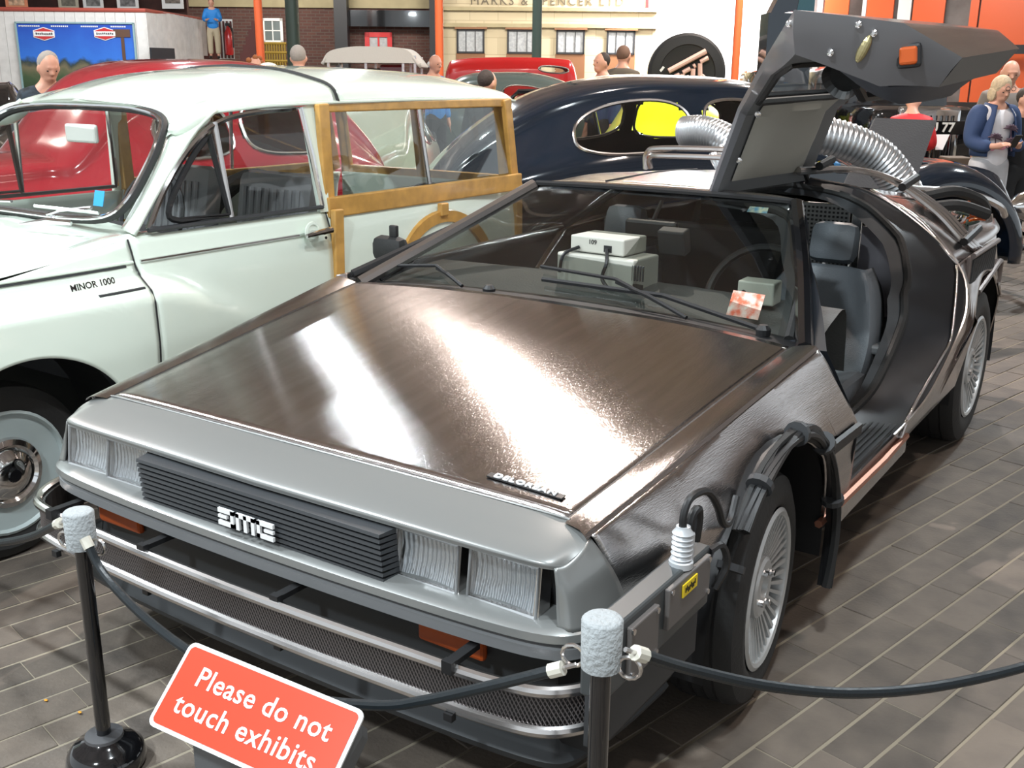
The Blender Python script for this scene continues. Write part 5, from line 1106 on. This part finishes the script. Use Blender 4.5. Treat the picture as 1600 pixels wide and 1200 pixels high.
for x0_, y0_, x1_, y1_, w in ((-30, -4, 26, 26, 3.6), (-20, -14, -20, -26, 3.2), (-20, -12, -13, -9, 3), (-8, -8, -8, -26, 3.2), (-8, -6, 3, 0, 3), (-6, -16, 2, -12, 2.6), (8, 0, 8, -26, 3.2), (8, 3, 11, 5, 3), (18, 8, 20, -26, 3.2), (18, 10, 30, 16, 3), (21, -10, 26, -14, 3)):
    lbar(x0_*u_, (y0_+7)*u_, x1_*u_, (y1_+7)*u_, w*1.15*u_)
MB().box(tuple(Rv*(-40*u_)+Vector((0, 0, 6*u_))+nn*.125), (.07, .01, .03), rz=-YAW, ry=-.9).build('white_label', WHITE, ty)
# dark angular sculpture top (navy hood scoop) above the raised door
dk = thing('raised_bonnet', 'dark raised bonnet of a car showing above the gull-wing door', 'bonnet', (*at(1228, 100, 11.75)[:2], 0), -YAW)
k = 12/FPX; Zr = lambda v: float(at(1228, v, 11.75)[2]); 
P_ = [(-29*k, 0, Zr(22)), (-22*k, 0, Zr(6)), (-16*k, 0, Zr(-8)), (26*k, 0, Zr(-10)), (20*k, 0, Zr(8)), (10*k, 0, Zr(18)), (-12*k, 0, Zr(22)), (-22*k, 0, Zr(27))]
MB().prism(P_, (0, .25, 0)).build('bonnet_lid', NAVY, dk); MB().prism([(14*k, -.01, Zr(-10)), (36*k, -.01, Zr(-10)), (36*k, -.01, Zr(19)), (10*k, -.01, Zr(19))], (0, .2, 0)).build('bonnet_side', mat('teal_dark', (.03, .08, .10), .3), dk)
MB().box((0, .12, Zr(22)/2), (.5, .4, Zr(22))).build('car_front', NAVY, dk)
# ---- right background: two dark vintage cars, pale panel, black board
def vintage_front(name, label, u, D, plate, zpl, w=1.5):
    g = G(u, D); o = thing(name, label, 'car', (g.x, g.y, 0), -YAW); s = w/1.5
    MB().rbox((0, .9, .95), (.95*s, 1.6, .60), .10).build('bonnet', BLACKP, o, smooth=True); rg = MB().rbox((0, .06, .90), (.56*s, .10, .72), .05).build('radiator', CHROME, o, smooth=True)
    for i in range(9): MB().box(((-.2+i*.05)*s, -.0, .88), (.012, .02, .58)).build('radiator_bar', BLACKP, rg)
    MB().rbox((0, 1.9, 1.25), (1.25*s, 1.2, .75), .12).build('cabin', BLACKP, o, smooth=True)
    for sx in (1, -1):
        st = [[((w/2-.28)*sx, .6+.55*math.cos(a), .35+.50*math.sin(a)), ((w/2-.12)*sx, .6+.60*math.cos(a), .36+.56*math.sin(a)), ((w/2)*sx, .6+.55*math.cos(a), .35+.50*math.sin(a))] for a in np.linspace(-.1, PI+.1, 12)]
        MB().grid(surf(np.array(st), 20, 10)).build('wing', BLACKP, o, smooth=True, solid=.01); headlamp(o, .44*s*sx, -.06, .98, .13); wheel_simple(o, (w/2-.14)*sx, .6, .36, .13)
    MB().tube([(-w/2, -.12, .62), (w/2, -.12, .62)], .045, 8).build('bumper', CHROME, o, smooth=True)
    pb = MB().rbox((0, -.20, zpl), (.62, .02, .13), .005).build('number_plate', BLACKP, o); t = textmesh(plate, .125, .004, 'plate_characters', mat('plate_white', (.7, .7, .66), .5) if 'plate_white' not in MATS else MATS['plate_white'], pb, bold=.003); frame3(t, (0, -.215, zpl), (1, 0, 0), (0, 0, 1))
    return o
zq = lambda v, D: float(at(1450, v, D)[2])
v1 = vintage_front('vintage_car', 'black vintage car with chrome headlamp and plate RU 77, beside the bald man', 1462, 10.4, 'RU 77', zq(199, 10.4), 1.7)
v2 = vintage_front('vintage_car', 'dark vintage car with plate ending 923, seen under the raised door', 1292, 13.4, 'CG 923', zq(163, 13.4), 1.5)
pn = MB(); p = at(1483, 200, 8.9); pn.prism([tuple(at(1462, 210, 9.95)), tuple(at(1484, 210, 9.95)), tuple(at(1473, 234, 9.95)), tuple(at(1462, 234, 9.95))], tuple(FX*.01)); 
nt_ = thing('notice_card', 'white notice card under the RU 77 number plate', 'sign', (0, 0, 0)); pn.build('card', WHITE, nt_)
q = at(1466, 234, 9.95); MB().tube([q+FX*.02, (q[0]+FX[0]*.02, q[1]+FX[1]*.02, 0)], .008, 6).build('stand', IRONP, nt_); MB().lathe([(.10, 0), (.10, .02)], (q[0], q[1], 0), seg=14).build('foot', IRONP, nt_)
pp_ = thing('notice_screen', 'pale green white upright panel behind the raised door edge', 'panel', (0, 0, 0)); c = at(1266, 170, 8.9)
MB().box((c[0], c[1], .80), (.18, .12, 1.0), rz=-YAW).build('pale_panel', mat('pale_mint_paint', (.55, .62, .58), .4), pp_); MB().box((c[0], c[1], .15), (.2, .16, .3), rz=-YAW).build('plinth', mat('plinth_yellow', (.55, .35, .05), .5), pp_)
# black board behind the steel car
bd = thing('display_board', 'large dark grey leaning board behind the ribbed duct', 'board', (0, 0, 0))
D_ = 5.9; MB().prism([tuple(at(1368, 184, D_+.3)), tuple(at(1464, 188, D_+.3)), tuple(at(1425, 300, D_)), tuple(at(1318, 290, D_))], tuple(FX*.03)).build('panel', mat('matt_charcoal', (.030, .031, .034), .7, bump=.2), bd)
for u in (1335, 1415): 
    q = at(u, 290, D_+.1); MB().tube([q, (q[0], q[1], 0)], .012, 6).build('leg', IRONP, bd)
# wooden crate on floor at right
p = at(1490, 275, 9.65); cr8 = MB().rbox((p[0], p[1], .42), (.22, .24, .84), .01, rz=-YAW); tag(cr8.build('wooden_box', mat('dull_brown_wood', (.09, .065, .045), .7)), 'dull brown wooden box left of the blonde woman', 'box')
# ================================================================== PEOPLE
def skin_mesh(nodes, edges, name, m, parent=None, sub=2, remesh=None, extra=None):
    me = bpy.data.meshes.new('t'); me.from_pydata([n[0] for n in nodes], edges, []); o = bpy.data.objects.new('t', me); COL.objects.link(o)
    md = o.modifiers.new('s', 'SKIN'); 
    for i, n in enumerate(nodes):
        r = n[1] if hasattr(n[1], '__len__') else (n[1], n[1]); me.skin_vertices[0].data[i].radius = r
    me.skin_vertices[0].data[0].use_root = True
    sd = o.modifiers.new('u', 'SUBSURF'); sd.levels = sub; sd.render_levels = sub
    dg = bpy.context.evaluated_depsgraph_get(); ev = bpy.data.meshes.new_from_object(o.evaluated_get(dg)); bpy.data.objects.remove(o)
    if extra:
        bm = bmesh.new(); bm.from_mesh(ev); e2 = bpy.data.meshes.new('e'); e2.from_pydata(extra.v, [], extra.f); bm.from_mesh(e2); bm.to_mesh(ev); bm.free()
    if remesh:
        o = bpy.data.objects.new('t', ev); COL.objects.link(o); r = o.modifiers.new('r', 'REMESH'); r.mode = 'VOXEL'; r.voxel_size = remesh; s = o.modifiers.new('sm', 'SMOOTH'); s.iterations = 3
        dg = bpy.context.evaluated_depsgraph_get(); ev2 = bpy.data.meshes.new_from_object(o.evaluated_get(dg)); bpy.data.objects.remove(o); ev = ev2
    ev.name = name; ev.materials.clear(); ev.materials.append(m); ev.polygons.foreach_set('use_smooth', [True]*len(ev.polygons))
    ob = bpy.data.objects.new(name, ev); COL.objects.link(ob)
    if parent: ob.parent = parent
    return ob
HAIRG = mat('grey_hair', (.30, .27, .24), .8, bump=.4); HAIRB = mat('dark_hair', (.035, .025, .02), .7, bump=.4); HAIRY = mat('blonde_grey_hair', (.55, .42, .27), .7, noise=.3, nscale=40, bump=.4); HAIRR = mat('ginger_hair', (.28, .09, .025), .7, bump=.5)
def person(label, loc, face, H=1.72, hair=None, hairm=None, top=None, bottom=None, sleeves=True, lean=0., headtilt=.0, headturn=0., arms='down', lower=True, jacket=None, hat=None, group=None, bald=False):
    """local +... the person faces local -Y"""
    o = thing('person', label, 'person', (loc[0], loc[1], loc[2] if len(loc) > 2 else 0), face); s = H/1.72
    f = lambda x, y, z: (x*s, (y-(max(z-.92, 0))*math.tan(lean))*s, z*s)
    nodes, edges = [], []
    def N(p, r, par=None):
        nodes.append((f(*p), tuple(k*s for k in r) if hasattr(r, '__len__') else r*s)); i = len(nodes)-1
        if par is not None: edges.append((par, i))
        return i
    pel = N((0, 0, .93), (.15, .11)); wa = N((0, 0, 1.08), (.135, .10), pel); ch = N((0, .005, 1.28), (.155, .11), wa); nb = N((0, .01, 1.42), (.08, .07), ch); nk = N((0, -.005, 1.50), (.055, .055), nb); hd_ = N((0, -.02, 1.58), (.06, .065), nk)
    A = {}
    for sx in (1, -1):
        sh = N((.17*sx, .01, 1.38), .062, nb)
        if arms == 'down' or (arms == 'mixed' and sx > 0): el, wr, ha = (.24*sx, .03, 1.10), (.25*sx, -.04, .86), (.24*sx, -.07, .78)
        elif arms == 'phone': el, wr, ha = (.24*sx, .0, 1.10), (.14*sx, -.22, 1.08), (.08*sx, -.28, 1.10)
        elif arms == 'fwd': el, wr, ha = (.25*sx, -.10, 1.12), (.15*sx, -.34, 1.10), (.10*sx, -.40, 1.12)
        else: el, wr, ha = (.24*sx, -.02, 1.10), (.12*sx, -.24, 1.15), (.06*sx, -.30, 1.17)
        e = N(el, .047, sh); w_ = N(wr, .032, e); h_ = N(ha, (.040, .022), w_); A[sx] = (el, wr, ha)
        hp = N((.095*sx, 0, .86), .10, pel); kn = N((.11*sx, -.01, .48), .062, hp); an = N((.11*sx, .02, .09), .042, kn); N((.115*sx, -.11, .04), (.045, .03), an)
    hc = Vector((0, -.032, 1.585)); ex = MB()
    Rm = Euler((headtilt, 0, headturn)).to_matrix()
    def hp_(v): return f(*(hc+Rm@Vector(v)))
    hx = MB(); hx.ell((0, 0, .02), (.078, .095, .112), 18, 12); hx.ell((0, -.03, -.045), (.055, .062, .055), 12, 8); hx.tube([(0, -.085, .04), (0, -.112, -.005), (0, -.088, -.012)], [.010, .015, .010], 8)
    for sx in (1, -1): hx.ell((.080*sx, .008, .005), (.012, .02, .032), 8, 6)
    hx.ell((0, -.088, -.042), (.024, .012, .009), 8, 6); hx.ell((0, -.088, .048), (.045, .012, .010), 8, 6)
    ex.v = [hp_(v) for v in hx.v]; ex.f = hx.f
    for sx in (1, -1):  # fingers
        w_, h_ = Vector(A[sx][1]), Vector(A[sx][2]); d = (h_-w_).normalized(); sd_ = d.orthogonal().normalized()
        for k in range(4):
            b = h_+sd_*(-.024+.016*k); L_ = (.060, .070, .066, .052)[k]; ex.tube([f(*(b-d*.01)), f(*(b+d*L_*.55)), f(*(b+d*L_+Vector((0, -.010, -.012))))], [.009*s, .0085*s, .006*s], 6)
        b = h_-sd_*.03-d*.03; ex.tube([f(*b), f(*(b-sd_*.018+d*.03)), f(*(b-sd_*.016+d*.055))], [.010*s, .009*s, .007*s], 6)
    skin_mesh(nodes, edges, 'body', SKIN, o, remesh=.0105, extra=ex)
    for sx in (1, -1): e = MB(); e.ell((0, 0, 0), (.012, .008, .007), 8, 6); e.v = [hp_(Vector(v)+Vector((.030*sx, -.080, .020))) for v in e.v]; e.build('eye', BLACK, o)
    if hair:
        b = MB(); g = MB()
        if hair == 'short': g.ell((0, .030, .050), (.083, .088, .094), 16, 10)
        elif hair == 'fringe': g.ell((0, .035, .0), (.086, .075, .055), 16, 10)
        elif hair == 'bob': g.ell((0, .016, .045), (.094, .096, .105), 16, 10); g.ell((.07, .015, -.03), (.03, .06, .075), 10, 8); g.ell((-.07, .015, -.03), (.03, .06, .075), 10, 8); g.ell((0, .07, -.03), (.07, .035, .08), 10, 8)
        elif hair == 'curly':
            r_ = random.Random(4)
            for k in range(26): g.ell((r_.uniform(-.09, .09), r_.uniform(-.04, .09), r_.uniform(-.05, .13)), (.035, .035, .035), 8, 6)
        b.v = [hp_(v) for v in g.v]; b.f = g.f; b.build('hair', hairm, o, smooth=True)
    if hat: g = MB(); g.ell((0, 0, .09), (.105, .115, .055), 18, 8); g.lathe([(.14, .068), (.14, .078)], (0, -.01, 0), seg=20); b = MB(); b.v = [hp_(v) for v in g.v]; b.f = g.f; b.build('hat', hat, o, smooth=True)
    # clothes
    def cloth(nm, m, pts, ed, infl=.018):
        skin_mesh([(f(*p), tuple((k+infl)*s for k in (r if hasattr(r, '__len__') else (r, r)))) for p, r in pts], ed, nm, m, o, remesh=.014)
    if top:
        P_ = [((0, 0, .80), (.20, .155)), ((0, 0, 1.08), (.155, .12)), ((0, .005, 1.28), (.165, .12)), ((0, .01, 1.41), (.10, .075)), ((0, .0, 1.475), (.06, .055))]; E_ = [(0, 1), (1, 2), (2, 3), (3, 4)]
        for sx in (1, -1):
            b = len(P_); P_ += [((.17*sx, .01, 1.375), .066), (A[sx][0], .052)]; E_ += [(3, b), (b, b+1)]
            if sleeves: P_.append((tuple(Vector(A[sx][1])*.93+Vector(A[sx][0])*.07), .040)); E_.append((b+1, b+2))
        cloth('jacket' if jacket else 'shirt', top, P_, E_)
    if bottom and lower:
        P_ = [((0, 0, 1.03), (.15, .115)), ((0, 0, .90), (.185, .14))]; E_ = [(0, 1)]
        for sx in (1, -1): b = len(P_); P_ += [((.10*sx, 0, .84), .105), ((.11*sx, -.01, .48), .075), ((.11*sx, .02, .12), .062)]; E_ += [(1, b), (b, b+1), (b+1, b+2)]
        cloth('trousers', bottom, P_, E_)
        for sx in (1, -1): MB().ell(f(.115*sx, -.06, .045), (.05*s, .13*s, .045*s), 12, 8).build('shoe', BLACK, o, smooth=True)
    return o
def gp_(u, D, z=0): p = at(u, 118, D); return (p[0], p[1], z)
DEN = mat('denim_blue', (.03, .055, .13), .8); PLAID = mat('dark_plaid', (.03, .045, .06), .85, col2=(.012, .016, .02), nscale=22); BLUEJ = mat('bright_blue_jacket', (.02, .22, .62), .6); KHAKI = mat('khaki', (.42, .36, .25), .8)
LGREY = mat('light_grey_trouser', (.48, .48, .50), .8, noise=.2, nscale=8); OLIVE = mat('olive_shirt', (.12, .10, .075), .8); DK_ = mat('dark_cloth', (.015, .016, .018), .8); CREAMH = mat('cream_hat', (.78, .74, .58), .8)
TAU = mat('taupe_shirt', (.16, .14, .125), .85); RJ = mat('red_anorak', (.55, .02, .025), .6)
def toward(u): return YAW*-1*-1
FACE = -YAW   # local -Y towards the camera roughly
person('man in a dark plaid shirt leaning down left of the crimson car', gp_(66, 8.3), FACE+.7, 1.66, 'short', HAIRG, PLAID, DK_, lean=.22, headtilt=.35)
person('person in a bright blue jacket standing on the balcony behind the white boards', gp_(338, 28.4, zv(96, 28.4)), FACE+.2, 1.52, 'short', HAIRB, BLUEJ, KHAKI, arms='fwd', lean=.18, headtilt=.3, jacket=True)
person('ginger-haired person at the foot of the left orange post', gp_(398, 12.4), FACE+.6, 1.71, 'curly', HAIRR, KHAKI, DK_)
person('person in a cream hat just above the estate roof', gp_(421, 11), FACE, 1.62, None, None, WHITE, DK_, hat=CREAMH)
person('grey-haired person facing away below the dark green post', gp_(467, 11.4), FACE+PI, 1.81, 'short', HAIRG, KHAKI, DK_)
person('bald elderly man at the foot of the middle orange post', gp_(677, 14.6), FACE+.9, 1.79, 'fringe', mat('white_hair', (.6, .58, .55), .8), BLUEJ, DK_, headtilt=.15)
person('dark-haired person behind the estate roof corner', gp_(759, 9.3), FACE+2.4, 1.56, 'short', HAIRB, DK_, DK_)
person('dark-haired man in a navy hooded top looking left, before the shop windows', gp_(942, 13.2), FACE-1.0, 1.80, 'short', HAIRB, mat('navy_hoodie', (.02, .04, .10), .8), DK_, jacket=True)
person('brown-haired man in an olive shirt, right of the navy hooded man', gp_(970, 14.0), FACE+2.6, 1.91, 'short', mat('brown_hair', (.16, .09, .06), .8), OLIVE, DK_, lean=.06)
bw_ = person('blonde woman in a denim jacket and palm-print shirt looking down', gp_(1563, 9.0), FACE+.25, 1.545, 'bob', HAIRY, mat('white_print_top', (.70, .68, .70), .8), LGREY, sleeves=False, arms='phone', headtilt=.35)
# palm print and open denim jacket
PP = mat('palm_print_ink', (.08, .05, .07), .8); PK = mat('pink_print', (.72, .32, .42), .8)
r_ = random.Random(2); k = MB(); k.cur = 0
for cx, cz, n_ in ((-.085, 1.16, 7), (.075, 1.24, 7), (.10, 1.12, 7)):
    k.tube([(cx, -.152, cz), (cx+.015, -.152, cz-.09)], .006, 5)
    for i in range(n_):
        a = -.3+i*PI*1.15/n_; k.tube([(cx, -.150, cz), (cx+.045*math.cos(a), -.156, cz+.03*math.sin(a)), (cx+.085*math.cos(a), -.148, cz+.06*math.sin(a)-.018)], [.010, .014, .004], 5)
k.v = [(x*.9, y*.92, z*.9) for x, y, z in k.v]; k.build('palm_print', PP, bw_)
k = MB()
for i in range(14): k.ell((r_.uniform(-.10, .10)*.9, -.128, r_.uniform(.94, .99)), (.025, .008, .012), 8, 5)
k.build('pink_print_band', PK, bw_)
for sx in (1, -1):
    J = [[(.145*sx, .09, .88), (.185*sx, .0, .88), (.135*sx, -.13, .88)], [(.15*sx, .09, 1.05), (.190*sx, .0, 1.05), (.125*sx, -.135, 1.05)], [(.14*sx, .09, 1.2), (.175*sx, .0, 1.2), (.10*sx, -.13, 1.2)], [(.04*sx, .09, 1.33), (.09*sx, .02, 1.33), (.055*sx, -.085, 1.31)]]
    MB().grid(surf(np.array(J), 14, 12)).build('denim_jacket_front', DEN, bw_, smooth=True, solid=.012)
    skin_mesh([((.08*sx, .01, 1.265), (.085, .095)), ((.155*sx, .01, 1.235), (.112, .112)), ((.215*sx, .0, .99), (.078, .078)), ((.14*sx, -.19, .965), (.058, .058))], [(0, 1), (1, 2), (2, 3)], 'denim_sleeve', DEN, bw_, remesh=.012)
MB().rbox((0, -.30, 1.02), (.07, .012, .13), .006, rx=.6).build('mobile_phone', BLACK, bw_)
gl_ = MB()
for sx in (1, -1): gl_.tube([(.028*sx+.022*math.cos(a), -.155, 1.445+.017*math.sin(a)) for a in np.linspace(0, 2*PI, 15)[:-1]], .0025, 5, closed=True)
gl_.build('spectacles', BLACK, bw_)
person('bald man in a taupe shirt behind the blonde woman', gp_(1577, 9.95), FACE-.2, 1.70, 'fringe', HAIRG, TAU, DK_, headtilt=.3)
person('person in black at the right edge behind the blonde woman', gp_(1606, 9.3), FACE+.4, 1.45, 'short', HAIRB, DK_, DK_, jacket=True)
person('person in a red anorak bending behind the dark leaning board', gp_(1432, 9.5), FACE+2.8, 1.42, 'short', HAIRB, RJ, DK_, lean=.35, arms='fwd', headtilt=.5, jacket=True)
# ================================================================== BARRIER AND SIGN
def stanchion(name, x, y, zt_, label, lean=(0, 0)):
    o = thing(name, label, 'stanchion', (x, y, 0)); 
    MB().lathe([(.078, 0), (.086, .008), (.088, .022), (.082, .042), (.066, .058), (.052, .064), (.042, .074), (.03, .076)], (0, 0, 0), seg=36).build('base', BLACKP, o, smooth=True)
    MB().lathe([(.043, .072), (.041, .080), (.018, .083)], (0, 0, 0), seg=28).build('base_collar', mat('worn_metal_ring', (.10, .10, .105), .45, .5) if 'worn_metal_ring' not in MATS else MATS['worn_metal_ring'], o, smooth=True)
    MB().tube([(0, 0, .075), (lean[0], lean[1], zt_-.02)], .0165, 14).build('pole', BLACKP, o, smooth=True)
    FO = MATS.get('grey_foam') or mat('grey_foam', (.30, .32, .33), .85, bump=.5, bscale=120)
    MB().lathe([(.017, zt_-.085), (.031, zt_-.083), (.032, zt_-.004), (.028, zt_), (.017, zt_)], (lean[0], lean[1], 0), seg=24).build('foam_sleeve', FO, o, smooth=True, ang=50)
    MB().lathe([(.016, zt_-.01), (.016, zt_-.001)], (lean[0], lean[1], 0), seg=16).build('pole_cap', mat('dull_cap', (.16, .13, .13), .5) if 'dull_cap' not in MATS else MATS['dull_cap'], o)
    for a in (0.2, PI+.2):
        c = Vector((lean[0]+.045*math.cos(a), lean[1]+.045*math.sin(a), zt_-.075))
        MB().tube([c+Vector((.018*math.cos(k)*math.cos(a), .018*math.cos(k)*math.sin(a), .018*math.sin(k))) for k in np.linspace(0, 2*PI, 13)[:-1]], .0035, 6, closed=True).build('rope_hook', DCHROME, o, smooth=True)
    return o
SLx, SLy = -.233, -1.112
stanchion('rope_stanchion', SLx, SLy, .625, 'black stanchion with grey foam top at the left front corner of the steel car')
SRx, SRy, SRz = 1.077, -1.200, .824
stanchion('rope_stanchion', 1.00, -1.057, .735, 'black stanchion with grey foam top in front of the right headlamps')
ROPE = mat('black_rubber_rope', (.010, .014, .017), .35, bump=.1, bscale=60)
def rope(pts, label, print_=()):
    o = thing('barrier_rope', label, 'rope', (0, 0, 0)); P_ = spl(pts, 50); MB().tube(P_, .0095, 10).build('rope', ROPE, o, smooth=True)
    for e, e2 in ((P_[0], P_[1]), (P_[-1], P_[-2])):
        d = (Vector(e2)-Vector(e)).normalized(); MB().tube([Vector(e)-d*.012, Vector(e)+d*.012], .012, 10).build('end_ferrule', mat('cream_ferrule', (.55, .53, .46), .5) if 'cream_ferrule' not in MATS else MATS['cream_ferrule'], o)
        MB().tube([Vector(e)-d*.012+Vector((0, 0, .0)), Vector(e)-d*.035], .004, 6).build('clip', DCHROME, o)
    return o
def ropepx(px, d0, d1):
    n = len(px); return [tuple(at(u, v, d0+(d1-d0)*i/(n-1))) for i, (u, v) in enumerate(px)]
rope([(-.200, -1.12, .562), (-.150, -1.12, .50), (-.015, -1.12, .436), (.16, -1.12, .402), (.40, -1.12, .415), (.60, -1.12, .468), (.70, -1.11, .51), (.83, -1.10, .58), (.935, -1.08, .635)], 'black rubber rope sagging across the front bumper between the two stanchions')
rope(ropepx([(1000, 1022), (1080, 1046), (1200, 1072), (1330, 1083), (1460, 1073), (1600, 1042), (1700, 1005)], 1.54, 2.02), 'black rubber rope running to the right from the right stanchion')
rope(ropepx([(92, 818), (50, 838), (0, 848), (-60, 850), (-140, 835)], 2.28, 3.0), 'black rubber rope running off to the left from the left stanchion')

# ---- warning sign on its stand
TL, TR, BL = at(300, 1001, 1.80), at(572, 1112, 1.655), at(236, 1134, 1.735)
TL, TR, BL = Vector(TL), Vector(TR), Vector(BL); ex = (TR-TL); wS = ex.length; ex = ex.normalized(); ey = TL-BL; ey = (ey-ex*ey.dot(ex)); hS = ey.length; ey = ey.normalized(); ez = ex.cross(ey)
ctr = TL+ex*wS/2-ey*hS/2
sign = thing('warning_sign', 'red-orange notice reading Please do not touch exhibits, in front of the steel car', 'sign', (ctr.x, ctr.y, 0))
def rrect(w, h, r, n=5): return [(sx*(w/2-r)+r*math.cos(a), sy*(h/2-r)+r*math.sin(a)) for sx, sy, a0 in ((1, 1, 0), (-1, 1, PI/2), (-1, -1, PI), (1, -1, 1.5*PI)) for a in np.linspace(a0, a0+PI/2, n)]
def S3(x, y, z=0): return ctr+ex*x+ey*y+ez*z-Vector((ctr.x, ctr.y, 0))
fs_ = MB().prism([S3(x, y) for x, y in rrect(wS, hS, .014)], -ez*.004).build('sign_border', mat('sign_white', (.72, .73, .74), .35), sign)
MB().prism([S3(x, y, .0005) for x, y in rrect(wS-.014, hS-.014, .009)], ez*.0008).build('sign_face', mat('sign_red', (.52, .050, .020), .3, coat=.5), sign)
for k_, (tt, yy, xx) in enumerate((('Please do not', .024, 0.004), ('touch exhibits', -.026, -.004))):
    t = textmesh(tt, .0465, .0004, 'sign_lettering', MATS['sign_white'], sign, bold=.0005, spacing=1.06); frame3(t, S3(xx, yy, .0018), ex, ey)
bk = MB(); bk.prism([S3(wS/2-.012, -hS/2+.0, -.006), S3(wS/2, hS/2-.02, -.006), S3(wS/2, hS/2-.02, -.03), S3(wS/2-.012, -hS/2, -.05)], (0, 0, -.02)); q = S3(0, 0, -.006)
bk.box((q.x-.02, q.y+.03, q.z/2), (wS*.8, .03, q.z), rz=math.atan2(ex.y, ex.x)); bk.box((q.x-.02, q.y+.05, .008), (wS*.95, .20, .016), rz=math.atan2(ex.y, ex.x)); bk.build('stand', mat('sign_stand_grey', (.10, .105, .11), .5), sign)
# fallen scraps on the pavers
for u, v in ((72, 1096), (125, 1115)):
    d = FX+RX*(u-800)/FPX-UX*(v-600)/FPX; t_ = -CAM[2]/d[2]; p = CAM+d*t_
    tag(MB().ell((p[0], p[1], .004), (.006, .004, .002), 8, 5).build('paper_scrap', mat('orange_scrap', (.65, .28, .02), .6) if 'orange_scrap' not in MATS else MATS['orange_scrap']), 'tiny orange scrap on the pavers left of the stanchion, the one %s' % ('farther from it' if u < 100 else 'nearer to it'), 'scrap', 'orange scraps on the pavers')
for (u, v, D, lab) in ((1700, 1005, 2.02, 'black stanchion with grey foam top beyond the right end of the right-hand rope'), (-140, 835, 3.0, 'black stanchion with grey foam top beyond the left end of the left-hand rope')):
    p = at(u, v, D); sx_ = .055 if u > 0 else -.055
    stanchion('rope_stanchion', p[0]+sx_, p[1]+.01, p[2]+.075, lab)
